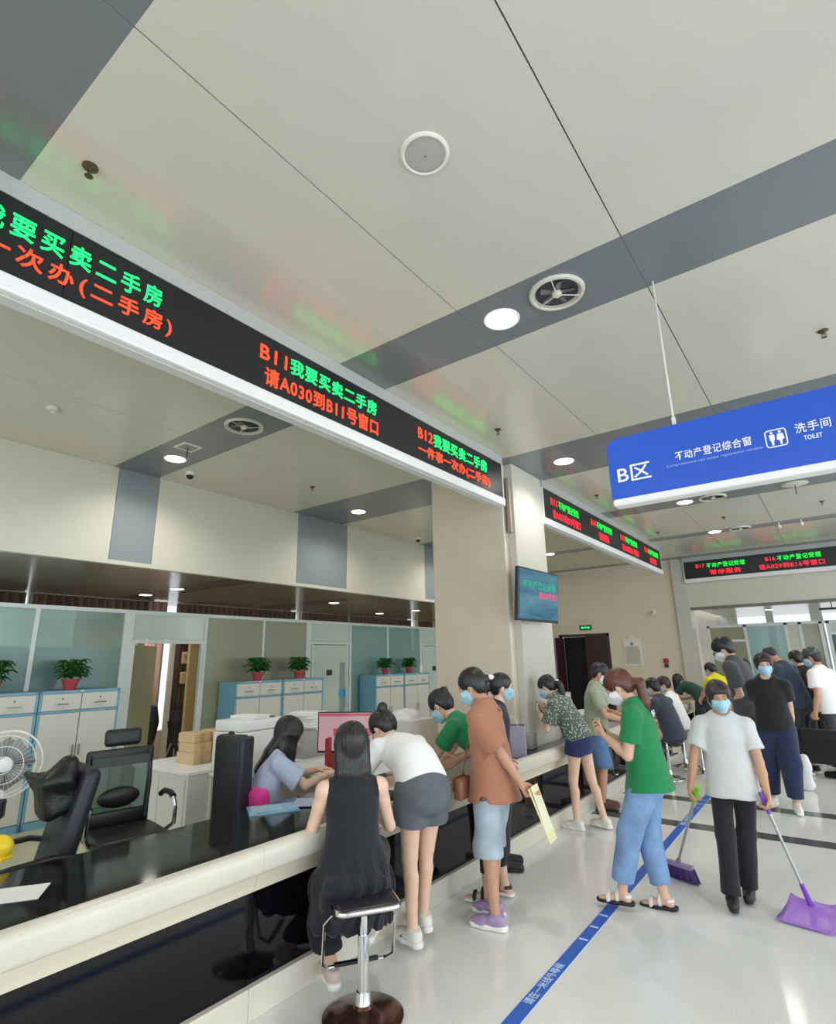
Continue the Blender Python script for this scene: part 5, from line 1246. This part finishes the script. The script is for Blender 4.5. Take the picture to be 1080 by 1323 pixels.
# 1 woman in the black dress on the stool
def dress1(J):
    p = J['pel']; f = J['f1']
    o = top_ops(J, dict(loose=.016, hem=.02, sleeve=0, thick=1.0))
    o += [('u', cap(p+V(0, .0, .12), p+V(0, -.02, -.10), .15, .225, .85, f), .03), ('u', cap(p+V(0, .0, -.08), p+V(0, .05, -.30), .225, .25, .8, f), .04), ('u', cap(p+V(-.08, -.14, -.045), p+V(.08, -.14, -.05), .085, .085, .5, V(0, 0, 1)), .05), ('i', half(p+V(0, 0, -.30), (0, 0, -1)))]
    return o
def gathers(X, Y, Z):
    t = np.clip((.76-Z)/.15, 0, 1); return t*(.009*np.sin(X*75+2*np.sin(Z*7))+.006*np.sin(Y*60+X*25)+.004*np.sin(X*140+Y*90))
def culottes(J):
    o = []
    for k in 'LR':
        h, n, a = J['hip'+k], J['kne'+k], J['ank'+k]; end = n+(a-n)*.78
        o.append(('g', [('u', cap(h, n, .10, .095), .02), ('u', cap(n, end, .095, .088), .03), ('i', half(end, (0, 0, -1)))], .02))
    return o
BK = cloth('black_crepe', '#161922', b=(14, 0.4))
X, Y, F, HH = -2.41, 2.57, 52, 1.60
LP = lambda a, b, c: local(F, X, Y, a, b, c, HH)
person('woman with long black hair in a black sleeveless dress, seated on the bar stool', X, Y, F, HH,
    dict(pelvis=(0, 0, .64), lean=5, lean2=8, neck=8, head=(8, 0, 0), footL=(-.10, .06, .12), footR=(.12, .10, .30), toeL=8, toeR=-20, kneeL=(-.3, 1, .4), kneeR=(.3, 1, .4), handL=(-.17, .34, .86), handR=(.20, .36, .86), elbowL=(-.35, -.4, -.8), elbowR=(.35, -.4, -.8), sw=.165),
    [('ops', dress1, BK, 'dress'), ('ops', culottes, BK, 'trousers'), ('shoes', dict(kind='sneaker', lace=SOLEW), mat('shoe_pinkgrey', '#cdbcb4', 0.6), SOLEW)],
    dict(kind='long', len=.26, vol=1.16), hand=dict(palmL=(0, 0, -1), palmR=(0, 0, -1)), mask=None, skin=SKIN3)
# 2 white T-shirt and grey shorts, bent over the counter
X, Y, F, HH = -2.37, 3.17, 66, 1.66
P2 = person('woman in white T-shirt and grey denim shorts bending over the counter', X, Y, F, HH,
    dict(pelvis=(0, -.02, .94), lean=42, lean2=74, neck=52, head=(48, 18, 0), footL=(-.05, .05, .085), footR=(.09, .17, .085), toeL=12, toeR=4, kneeL=(0, 1, 0), kneeR=(0, 1, 0), handL=(-.22, .62, .84), handR=(.16, .60, .84), elbowL=(-.7, -.2, -.5), elbowR=(.7, -.2, -.5)),
    [('top', dict(hem=.02, sleeve=.75, loose=.022, wr=.006), cloth('white_cotton', '#f4f5f6', n=(40, 0.01)), 'shirt'), ('legs', dict(len=.50, rise=.12, loose=.018, hemr=.100, wr=.005, legk=.004), denim('grey_denim', '#60646c'), 'shorts'),
     ('shoes', dict(kind='sneaker', lace=SOLEW, stripe=mat('stripe_blue', '#2c4fa8', 0.5)), mat('shoe_cream', '#ece9e0', 0.6), SOLEW)],
    dict(kind='bun', at=(.0, -.10, .10)), skin=SKIN3, mask=None, seed=3)
# 3 green shirt leaning to the counter behind the terracotta shirt
GREEN = cloth('green_polo', '#12804a')
X, Y, F, HH = -2.36, 4.05, 100, 1.62
person('woman in green shirt and black leggings leaning over the counter, behind the terracotta shirt', X, Y, F, HH,
    dict(pelvis=(0, -.02, .93), lean=24, lean2=50, neck=44, head=(40, -5, 0), footL=(-.08, .03, .085), footR=(.10, -.04, .085), toeL=10, handL=(-.10, .56, .82), handR=(.14, .56, .82), elbowL=(-.6, -.2, -.6), elbowR=(.6, -.2, -.6)),
    [('top', dict(hem=.08, sleeve=.62, loose=.014), GREEN, 'shirt'), ('legs', dict(len=1.72, loose=.004, knee=.056, hemr=.042), cloth('black_leggings', '#17181b'), 'leggings'),
     ('shoes', dict(kind='sandal'), SHB, SOLEW)],
    dict(kind='bun', at=(0, -.10, .07)), seed=4)
# 4 terracotta shirt
X, Y, F, HH = -2.15, 3.73, 97, 1.645
TERR = cloth('terracotta_linen', '#a9735a', b=(14, 0.5))
P4 = person('woman in loose terracotta shirt and pale denim knee shorts, one hand behind her back', X, Y, F, HH,
    dict(pelvis=(0, 0, .925), lean=2, lean2=6, neck=24, head=(26, 4, 0), footL=(-.09, -.01, .085), footR=(.09, .07, .085), toeL=4, handL=(-.02, -.26, .84), handR=(.18, .36, .98), elbowL=(-.8, -.6, -.1), elbowR=(.5, -.3, -.6), palmL=(0, -1, 0)),
    [('top', dict(hem=.165, sleeve=.85, loose=.030, flare=.030, cuff=.012, wr=.008, slits=True), TERR, 'shirt'), ('legs', dict(len=1.14, loose=.018, rise=.08, knee=.075, hemr=.078, wr=.006), denim('pale_denim', '#a9b9c6'), 'shorts'),
     ('shoes', dict(kind='sneaker', lace=SOLEW), mat('shoe_lilac', '#a794bd', 0.6, noise=(30, 0.15)), SOLEW)],
    dict(kind='bun', at=(0, -.115, .0), tie=MASKW, tiepos=(0, -.155, -.005)), seed=5, hand=dict(curlL=45, palmL=(0, -1, 0)), skin=SKIN2)
# 5 floral shirt
def floral():
    m = cloth('floral_cotton', '#66726a'); N = m.node_tree.nodes; L = m.node_tree.links
    v = N.new('ShaderNodeTexVoronoi'); v.inputs['Scale'].default_value = 42; tc = N.new('ShaderNodeTexCoord'); L.new(tc.outputs['Object'], v.inputs['Vector'])
    r = N.new('ShaderNodeValToRGB'); r.color_ramp.elements[0].position = .20; r.color_ramp.elements[1].position = .34
    r.color_ramp.elements[0].color = lin('#d9ddd2'); r.color_ramp.elements[1].color = lin('#566359')
    L.new(v.outputs['Distance'], r.inputs[0]); L.new(r.outputs[0], N['Principled BSDF'].inputs['Base Color']); return m
X, Y, F, HH = -2.43, 6.10, 84, 1.60
P5 = person('woman in grey floral shirt and navy shorts leaning on the counter with her phone', X, Y, F, HH,
    dict(pelvis=(0, 0, .92), lean=25, lean2=33, neck=38, head=(30, 4, 0), footL=(-.08, .06, .085), footR=(.12, -.16, .085), toeL=4, handL=(-.10, .40, 1.15), handR=(.04, .40, 1.15), elbowL=(-.3, .1, -1), elbowR=(.3, .1, -1)),
    [('top', dict(hem=.04, sleeve=.78, loose=.028, wr=.006), floral(), 'shirt'), ('legs', dict(len=.36, loose=.012, hemr=.098, rise=.10), cloth('navy_shorts', '#1d2a5c'), 'shorts'),
     ('shoes', dict(kind='sneaker', lace=SOLEW), SHW, SOLEW)],
    dict(kind='lowpony', len=.16, tie=MASKW, tiepos=(.03, -.125, .0)), seed=6, hand=dict(palmL=(.4, -.3, .6), palmR=(-.5, -.3, .6), curlL=30, curlR=35), skin=SKIN3)
# 6 sage T-shirt man
X, Y, F, HH = -2.55, 6.98, -75, 1.64
P6 = person('man in sage green T-shirt and blue denim shorts standing behind the floral shirt', X, Y, F, HH,
    dict(pelvis=(0, 0, .92), lean=2, lean2=6, neck=20, head=(24, 0, 0), sw=.178, handL=(-.14, .34, 1.02), handR=(.12, .34, 1.0), elbowL=(-.6, -.4, -.7), elbowR=(.6, -.4, -.7)),
    [('top', dict(hem=.10, sleeve=.72, loose=.022, wr=.006), cloth('sage_cotton', '#9aa38d'), 'shirt'), ('legs', dict(len=1.05, loose=.016, knee=.075, hemr=.075), denim('mid_denim', '#5a7ba6'), 'shorts'),
     ('shoes', dict(kind='flat'), mat('shoe_brown', '#5b3f35', 0.5), SHB)],
    dict(kind='short'), seed=7, hand=dict(palmL=(.5, 0, .8), palmR=(-.5, 0, .8)), mask=MASKW, skin=SKIN2, thick=1.05)
# 7 green polo woman with auburn ponytail
X, Y, F, HH = -1.29, 4.50, 96, 1.63
JEAN = denim('sky_denim', '#7b9cc6')
P7 = person('woman in green polo and light blue jeans with auburn ponytail, looking at her phone', X, Y, F, HH,
    dict(pelvis=(0, 0, .915), lean=3, lean2=7, neck=26, head=(32, 0, 0), footL=(-.07, .27, .085), footR=(.08, .0, .085), toeL=4, toeR=-4, fpR=-4, handL=(-.05, .27, 1.15), handR=(.06, .29, 1.16), elbowL=(-.25, -.2, -1), elbowR=(.25, -.2, -1), sw=.168),
    [('top', dict(hem=.12, sleeve=.66, loose=.020, flare=.022, wr=.006), GREEN, 'shirt'), ('legs', dict(len=1.82, loose=.016, thigh=.092, knee=.074, hemr=.060, wr=.006, hiploose=.3), JEAN, 'jeans'),
     ('shoes', dict(kind='sandal'), SHW, SHB)],
    dict(kind='lowpony', len=.26, mat=HAIRBR, tie=mat('tie_brown', '#7b4a38', 0.6), tiepos=(0, -.13, -.02), vol=1.04), seed=8, hand=dict(palmL=(.6, -.3, .5), palmR=(-.6, -.3, .5), curlL=30, curlR=30), mask=MASKW, thick=1.04)
# 8 cleaner
X, Y, F, HH = -0.83, 5.00, 188, 1.49
P8 = person('cleaner in pale grey short-sleeved tunic and black trousers, walking with broom and dustpan', X, Y, F, HH,
    dict(pelvis=(0, 0, .93), lean=2, lean2=2, neck=8, head=(8, 10, 3), footL=(.0, -.10, .085), footR=(.12, .13, .085), toeL=-4, toeR=4, handR=(.32, .12, .80), handL=(-.24, .10, .82), elbowL=(-.7, -.6, -.2), elbowR=(.7, -.6, -.2), sw=.172),
    [('top', dict(hem=.15, sleeve=.68, loose=.020, flare=.012, wr=.007), cloth('pale_grey_linen', '#cfd0d1', n=(60, 0.025)), 'tunic'), ('legs', dict(len=2.03, loose=.004, thigh=.088, knee=.066, hemr=.068, wr=.004), cloth('black_trousers', '#16171c'), 'trousers'),
     ('shoes', dict(kind='flat'), SHB, SHB)],
    dict(kind='short', mat=HAIRP, fringe=True, vol=1.06), seed=9, hand=dict(palmL=(.7, .2, 0), palmR=(-.7, .2, 0), curlL=62, curlR=62, dirL=(0, .25, -1), dirR=(0, .25, -1)), skin=SKIN2, thick=1.05)
# 9 black T-shirt, navy trousers
X, Y, F, HH = -0.78, 7.95, 182, 1.68
P9 = person('woman in black T-shirt and navy trousers facing the camera, hands behind her back', X, Y, F, HH,
    dict(pelvis=(0, 0, .93), lean=0, lean2=0, neck=6, head=(2, 8, 0), footL=(-.08, .04, .085), footR=(.15, -.12, .085), toeL=10, toeR=-14, handL=(-.15, -.13, .80), handR=(.06, -.18, .84), elbowL=(-1, -.25, 0), elbowR=(1, -.55, 0), sw=.166),
    [('top', dict(hem=.08, sleeve=.60, loose=.020, wr=.005), cloth('black_cotton', '#16171b'), 'shirt'), ('legs', dict(len=1.86, loose=.022, thigh=.10, knee=.085, hemr=.058, wr=.006), cloth('navy_cotton', '#1f2c4e'), 'trousers'),
     ('shoes', dict(kind='sneaker'), SHW, SOLEW)],
    dict(kind='short', fringe=True, vol=1.10, mat=HAIRP), seed=10, thick=1.08)
# 10 tall man in charcoal
X, Y, F, HH = -1.08, 8.45, 78, 1.93
P10 = person('tall man in charcoal T-shirt with glasses, head bowed, behind the cleaner', X, Y, F, HH,
    dict(pelvis=(0, 0, .93), lean=4, lean2=10, neck=30, head=(30, 10, 0), handL=(-.06, .14, .90), handR=(.10, .16, .92), elbowL=(-.6, -.9, -.1), elbowR=(.6, -.9, -.1), sw=.182),
    [('top', dict(hem=.12, sleeve=.75, loose=.024, wr=.006), cloth('charcoal_cotton', '#4a4c50'), 'shirt'), ('legs', dict(len=1.9, loose=.016), cloth('dark_trousers', '#33343a'), 'trousers'), ('shoes', dict(kind='sneaker'), SHB, SOLEW)],
    dict(kind='short', vol=1.08), seed=11, mask=MASKW, glasses=True, thick=1.05)
FAR = dict(near=False)
def seated(lab, x, y, face, H_, top, bottom, hr, lean=14, head=(18, 0, 0), sh=SHB, skin=SKIN, mask=MASK, seath=.55, seed=20, **k):
    s = H_/1.655; pz = (seath+.10)/s
    return person(lab, x, y, face, H_, dict(pelvis=(0, 0, pz), lean=lean*.6, lean2=lean, neck=lean+8, head=head, footL=(-.12, .30, .20), footR=(.12, .30, .20), kneeL=(-.2, .6, 1), kneeR=(.2, .6, 1), handL=(-.14, .44, .80/s+.02), handR=(.14, .44, .80/s+.02), sw=.175, elbowL=(-.6, -.3, -.6), elbowR=(.6, -.3, -.6)),
        [top, bottom, ('shoes', dict(kind='sneaker'), sh, SOLEW)], hr, near=False, mask=mask, seed=seed, skin=skin, hand=dict(palmL=(0, 0, -1), palmR=(0, 0, -1)), **k)
DTR = ('legs', dict(len=1.85, loose=.014), cloth('dark_trousers', '#33343a'), 'trousers')
seated('man in dark navy T-shirt seated on a bar stool with his back to the hall', -2.17, 9.02, 74, 1.70, ('top', dict(hem=.12, sleeve=.6, loose=.02), cloth('slate_navy', '#3b4254'), 'shirt'), DTR, dict(kind='short'), lean=20, seed=21, thick=1.08)
seated('man in white T-shirt seated at the counter, masked face turned left', -2.28, 10.1, 84, 1.66, ('top', dict(hem=.10, sleeve=.6, loose=.018), cloth('white_cotton', '#f4f5f6'), 'shirt'), ('legs', dict(len=1.85, loose=.014), cloth('navy_cotton', '#1f2c4e'), 'trousers'), dict(kind='short', mat=HAIRP), lean=18, head=(14, 20, 0), seed=22)
person('woman in dark green T-shirt with long black hair bending low over the far counter', -2.34, 12.35, 62, 1.60,
    dict(pelvis=(0, 0, .93), lean=40, lean2=66, neck=58, head=(46, 0, 0), handL=(-.16, .60, .88), handR=(.16, .60, .88), elbowL=(-.6, -.2, -.6), elbowR=(.6, -.2, -.6)),
    [('top', dict(hem=.06, sleeve=.6, loose=.02), cloth('bottle_green', '#23463d'), 'shirt'), DTR, ('shoes', dict(kind='sneaker'), SHB, SOLEW)], dict(kind='long', len=.24, follow=(0, .2, -1)), near=False, mask=None, seed=23)
person('dark-haired person in purple top sitting behind the far counter', -2.35, 13.9, 190, 1.60,
    dict(pelvis=(0, 0, .60), lean=10, lean2=16, head=(24, 0, 0), footL=(-.1, .3, .085), footR=(.1, .3, .085), kneeL=(0, 1, 1), kneeR=(0, 1, 1), handL=(-.14, .36, .82), handR=(.14, .36, .82)),
    [('top', dict(hem=.1, sleeve=.7, loose=.02), cloth('plum_top', '#3f3044'), 'shirt'), DTR], dict(kind='short', vol=1.1), near=False, seed=24)
person('short-haired person in bright yellow T-shirt leaning at the far counter', -1.87, 11.7, 40, 1.60,
    dict(pelvis=(0, 0, .92), lean=10, lean2=24, neck=32, head=(30, 20, 0), handL=(-.16, .50, .92), handR=(.16, .50, .92)),
    [('top', dict(hem=.12, sleeve=.6, loose=.024), cloth('yellow_cotton', '#ecdf22'), 'shirt'), DTR, ('shoes', dict(kind='sneaker'), SHB, SOLEW)], dict(kind='short'), near=False, seed=25)
person('shaven-headed man in navy T-shirt with head bowed, behind the woman in black', -0.66, 10.4, 66, 1.86,
    dict(pelvis=(0, 0, .93), lean=6, lean2=20, neck=44, head=(44, 0, 0), handL=(-.12, .34, 1.06), handR=(.12, .34, 1.06), sw=.182),
    [('top', dict(hem=.12, sleeve=.6, loose=.02), cloth('slate_blue', '#2e3850'), 'shirt'), DTR, ('shoes', dict(kind='sneaker'), SHB, SOLEW)], dict(kind='buzz', mat=HAIRG), near=False, seed=26, mask=None, skin=SKIN2)
def redback(J): return [('g', [('u', cap(J['che']-.10*J['f2'], J['pel']-.09*J['f1'], .10, .11, .35, J['f2']))])]
person('person in black T-shirt with red back panel, between navy shirt and white shirt', -0.52, 11.3, 48, 1.74,
    dict(pelvis=(0, 0, .93), lean=4, lean2=12, neck=24, head=(22, 0, 0)), [('top', dict(hem=.12, sleeve=.6, loose=.02), cloth('black_cotton', '#16171b'), 'shirt'), ('ops', redback, cloth('red_panel', '#c4304a'), 'red_panel'), DTR, ('shoes', dict(kind='sneaker'), SHB, SOLEW)], dict(kind='short'), near=False, seed=27)
X, Y, F, HH = -0.28, 10.3, 62, 1.76
P18 = person('man in white T-shirt and dark helmet holding a black bag at the right', X, Y, F, HH,
    dict(pelvis=(0, 0, .93), lean=2, lean2=6, neck=18, head=(16, 10, 0), sw=.178, footR=(.09, -.08, .085)),
    [('top', dict(hem=.12, sleeve=.66, loose=.024), cloth('white_cotton', '#f4f5f6'), 'shirt'), DTR, ('shoes', dict(kind='flat'), SHB, SHB)], dict(kind='short', mat=HAIRG), near=False, seed=28, skin=SKIN2, hand=dict(curlR=20, curlL=60))
hm = npmesh('helmet', [surface([('g', [('u', ell(HP(P18, 0, -.012, .045), (.098, .115, .10), P18['Mh'])), ('i', half(HP(P18, 0, 0, .01), P18['Mh']@V(0, -.3, -1)))]), ('u', cap(HP(P18, -.05, .10, .02), HP(P18, .05, .10, .02), .012, .012), .01)], .008)], mat('helmet_dark', '#3c4850', 0.15, coat=0.6), None, P18['s'])
hm.location = (X, Y, 0); hm.rotation_euler = (0, 0, R(F)); tag(hm, 'dark glossy riding helmet on the man in the white T-shirt', 'helmet')
person('person in white top and pale blue jeans at the right edge, bent forward', -0.12, 10.9, 55, 1.56,
    dict(pelvis=(0, 0, .93), lean=10, lean2=24, neck=30, head=(26, 0, 0)), [('top', dict(hem=.05, sleeve=.6, loose=.02), cloth('white_cotton', '#f4f5f6'), 'shirt'), ('legs', dict(len=1.85, loose=.02), denim('ice_denim', '#a9c3d6'), 'jeans'), ('shoes', dict(kind='sneaker'), SHW, SOLEW)], dict(kind='short'), near=False, seed=29)
person('person in pale patterned blouse between the charcoal and the black T-shirts', -1.22, 10.6, 100, 1.62,
    dict(pelvis=(0, 0, .93), lean=4, lean2=10, head=(14, 0, 0)), [('top', dict(hem=.1, sleeve=.7, loose=.02), cloth('pale_blouse', '#d9d6d4'), 'shirt'), DTR, ('shoes', dict(kind='sneaker'), SHB, SOLEW)], dict(kind='bob'), near=False, seed=30)
# 21 woman by the column
person('woman with black hair tied back and blue mask standing before the stone column', -2.62, 4.66, -62, 1.56,
    dict(pelvis=(0, 0, .93), lean=2, lean2=4, head=(8, 12, 0), handL=(-.14, .08, .88), handR=(.14, .08, .88)), [('top', dict(hem=.1, sleeve=1.7, loose=.014), cloth('ink_blouse', '#262b3b'), 'jacket'), ('legs', dict(len=1.9, loose=.008), cloth('dark_trousers', '#33343a'), 'trousers'), ('shoes', dict(kind='flat'), SHB, SHB)],
    dict(kind='lowpony', len=.18), near=True, seed=31, skin=SKIN3)
# 20 clerk
X, Y, F, HH = -3.98, 3.16, -26, 1.66
person('clerk with long black hair in pale blue blouse seated at the desk, leaning forward', X, Y, F, HH,
    dict(pelvis=(0, 0, .54), lean=8, lean2=16, neck=24, head=(30, -10, 0), footL=(-.1, .35, .085), footR=(.1, .35, .085), kneeL=(0, 1, 1), kneeR=(0, 1, 1), handL=(-.14, .50, .80), handR=(.12, .50, .80), elbowL=(-.6, -.3, -.6), elbowR=(.7, -.2, -.6)),
    [('top', dict(hem=.10, sleeve=.75, loose=.026, wr=.007), cloth('pale_blue_cotton', '#bccbe6'), 'blouse'), ('legs', dict(len=1.9, loose=.012), cloth('navy_cotton', '#1f2c4e'), 'trousers'), ('shoes', dict(kind='flat'), SHB, SHB)],
    dict(kind='long', len=.34, follow=(-.15, -.55, -.8), vol=1.12), near=True, seed=32, mask=None, hand=dict(palmL=(0, 0, -1), palmR=(0, 0, -1)), skin=SKIN3)

# ------------------------------------------------------------------ held and carried things
def frameM(o, x, y):
    x = Vector(x).normalized(); y = Vector(y); z = x.cross(y).normalized(); y = z.cross(x)
    return Matrix(((x.x, y.x, z.x, o[0]), (x.y, y.y, z.y, o[1]), (x.z, y.z, z.z, o[2]), (0, 0, 0, 1)))
def phone(P, k, lab):
    c = P['W'](P['palmc'+k]+P['pn'+k]*.004); M = frameM(c, P['WD'](P['hd'+k]), P['WD'](P['th'+k]))
    e = empty('phone', (0, 0, 0), 0, lab, 'phone'); e.matrix_world = M
    B().box((0, 0, 0), (.15, .072, .009), .003).out('phone_body', M_blackp, e)
    B().box((0, 0, .0048), (.14, .064, .001)).out('screen', mat('phone_screen', '#30343c', 0.1, emis=0.3, ecol='#8aa0b8'), e)
phone(P5, 'L', 'dark phone held by the woman in the floral shirt'); phone(P7, 'L', 'dark phone held by the woman in the green polo')
c = P4['W'](P4['palmcL'])
e = empty('envelope', c, 0, 'pale yellow paper held behind the back of the terracotta shirt', 'paper'); e.rotation_euler = (R(0), R(-22), R(8))
B().box((0.02, 0, -.13), (.006, .15, .34)).out('sheet', mat('paper_yellow', '#e6e0b2', 0.7), e); B().box((0.028, 0.01, -.12), (.003, .14, .33), rot=(0, 3, 0)).out('sheet', mat('paper_cream', '#ece8cc', 0.7), e)
def crossbody():
    W_ = P4['W']; e = empty('shoulder_bag', W_(V(-.13, .17, .85)), 97, 'small brown crossbody bag on the hip of the terracotta shirt', 'bag')
    br = mat('bag_brown', '#8a5a42', 0.5)
    B().box((0, 0, 0), (.20, .07, .14), .025, seg=3).out('bag_body', br, e, True); B().box((0, .035, .03), (.19, .012, .09), .005).out('flap', mat('bag_brown_dark', '#75492f', 0.5), e, True)
    J = P4; s = J['s']; L0 = e.matrix_basis.to_3x3()
    loc = lambda p: Vector((np.asarray(p)*s))-Vector(V(-.13, .17, .85)*s)
    B().tube([loc(V(-.10, .19, .92)), loc(V(.04, .20, 1.13)), loc(V(.10, .12, 1.33)), loc(V(.05, .02, 1.415)), loc(V(.0, -.09, 1.36))], .006, 6).out('strap', br, e, True)
crossbody()
def broom():
    hc = P8['W'](P8['palmcR']); top = Vector((hc.x+.015, hc.y, .90)); bot = Vector((-1.33, 5.20, .14)); d = (hc-bot).normalized(); top = hc+d*.12
    e = empty('broom', (bot.x, bot.y, 0), 0, 'broom with green grip and purple head in the cleaner right hand', 'broom'); o = Vector((bot.x, bot.y, 0))
    B().cyl(bot-o, top-o, .0105, seg=10).out('handle', M_steel, e); B().cyl(hc-d*.03-o, top+d*.01-o, .017, seg=12).out('grip', mat('grip_green', '#7ac62e', 0.4), e)
    pu = mat('broom_purple', '#4a2f77', 0.45)
    b = B(); x = Vector((math.cos(R(-20)), math.sin(R(-20)), 0))
    b.cyl(bot-o, bot-o-d*.05, .018, .024, seg=12)
    for a in range(9):
        t = (a-4)/4; b.box((x.x*t*.10, x.y*t*.10, .105), (.03, .045, .03), .004, rot=(0, 0, -20))
    b.out('broom_head', mat('broom_lilac', '#a796c4', 0.4), e)
    br = B(); rnd = random.Random(2)
    for i in range(34):
        for j in range(3):
            t = (i-16.5)/16.5; a0 = Vector((x.x*t*.115-x.y*(j-1)*.014, x.y*t*.115+x.x*(j-1)*.014, .10)); a1 = Vector((x.x*t*.15-x.y*(j-1)*.022+rnd.uniform(-.004, .004), x.y*t*.15+x.x*(j-1)*.022, .003))
            br.cyl(a0, a1, .005, .004, seg=5)
    tag(br.out('bristles', pu, e), kind='stuff')
broom()
def dustpan():
    hc = P8['W'](P8['palmcL']); bot = Vector((-.47, 4.99, .10)); d = (hc-bot).normalized(); top = hc+d*.10
    e = empty('dustpan', (bot.x, bot.y, 0), 0, 'long-handled translucent purple dustpan in the cleaner left hand', 'dustpan'); o = Vector((bot.x, bot.y, 0))
    pu = mat('pan_purple', '#a878d8', 0.3, noise=(4, 0.05)); pd = mat('pan_purple_dark', '#7a46b8', 0.35)
    B().cyl(bot-o, top-o, .010, seg=10).out('handle', M_steel, e); B().cyl(hc-d*.04-o, top-o, .014, seg=12).out('grip', pd, e)
    B().cyl(bot-o-d*.03, bot-o+d*.10, .020, .015, seg=12).out('socket', pd, e)
    M = Matrix.Translation((0.02, -.02, .035)) @ Matrix.Rotation(R(-10), 4, 'Z') @ Matrix.Rotation(R(5), 4, 'X')
    n = 8; b = B(); g = []
    for i in range(n+1):
        row = []
        for j in range(n+1):
            u = (i/n-.5)*2; v = j/n; w = .135+.035*v; zz = .05*(1-v)**3+.022*abs(u)**5*(1-.6*v)
            row.append(b.bm.verts.new(M @ Vector((u*w, -v*.27+.05, zz))))
        g.append(row)
    for i in range(n):
        for j in range(n): b.bm.faces.new((g[i][j], g[i+1][j], g[i+1][j+1], g[i][j+1]))
    q = b.out('pan', pu, e, True); q.modifiers.new('t', 'SOLIDIFY').thickness = .004
dustpan()
def briefcase():
    c = P18['W'](P18['palmcL']); e = empty('briefcase', (c.x+.02, c.y, c.z), -10, 'black soft briefcase hanging from the hand of the man in the white T-shirt', 'bag')
    B().box((0, 0, -.36), (.44, .12, .46), .02, seg=3).out('bag_body', cloth('black_nylon_bag', '#1b1b20'), e, True)
    for q in (-.055, .055): B().tube([(-.10, q, -.13), (-.08, q*.6, -.02), (0, q*.3, .0), (.08, q*.6, -.02), (.10, q, -.13)], .008, 6).out('handle', M_blackp, e, True)
    B().box((0, -.062, -.42), (.36, .012, .26), .004).out('pocket', M_blackp, e)
briefcase()
e = empty('plastic_bag', (-.66, 9.2, 0), 0, 'crumpled white plastic bag on the floor between black T-shirt and briefcase', 'bag')
npmesh('bag_body', [surface([('u', cap((0, 0, .09), (0, 0, .28), .09, .08, .6, (0, 1, 0))), ('u', cap((0, 0, .28), (.02, 0, .40), .06, .04), .04)], .012, wob(4, .012, 15, 40))], mat('bag_white', '#e3e6ea', 0.4), e)
# black bag hung on the leather chair, pink cushion behind the clerk
e = empty('black_bag', (-3.96, 1.60, .90), 0, 'shiny black handbag hanging over the back of the leather chair', 'bag')
npmesh('bag_body', [surface([('u', boxp((0, 0, .10), (.14, .12, .16), rot((1, 0, 0), 14), .06)), ('u', cap((-.10, -.10, .20), (-.20, -.14, .24), .05, .015), .05), ('u', cap((.05, .02, .22), (.06, .05, .31), .10, .07), .05)], .010, wob(9, .010, 12, 40))], mat('shiny_black', '#141718', 0.42, bump=(25, 0.6)), e, .8)
e = empty('cushion', (-3.90, 3.02, .50), 0, 'bright pink cushion behind the back of the clerk', 'cushion')
npmesh('cover', [surface([('u', boxp((0, 0, .13), (.17, .055, .15), rot((1, 0, 0), 10), .05))], .012, wob(3, .004))], cloth('hot_pink', '#e8399b'), e)
# green shirt prints
for P, lab in ((P7, 0),):
    pc = P['che']-P['f2']*(.138*.76+.024)+P['u2']*.09; M = frameM(pc*P['s'], -P['x2'], P['u2'])
    text('lettering', '不动产', mat('print_white', '#f2f4f2', 0.6), P['e'], -.07, .07, -.02, .03, M, .01, .002)
print('people done')
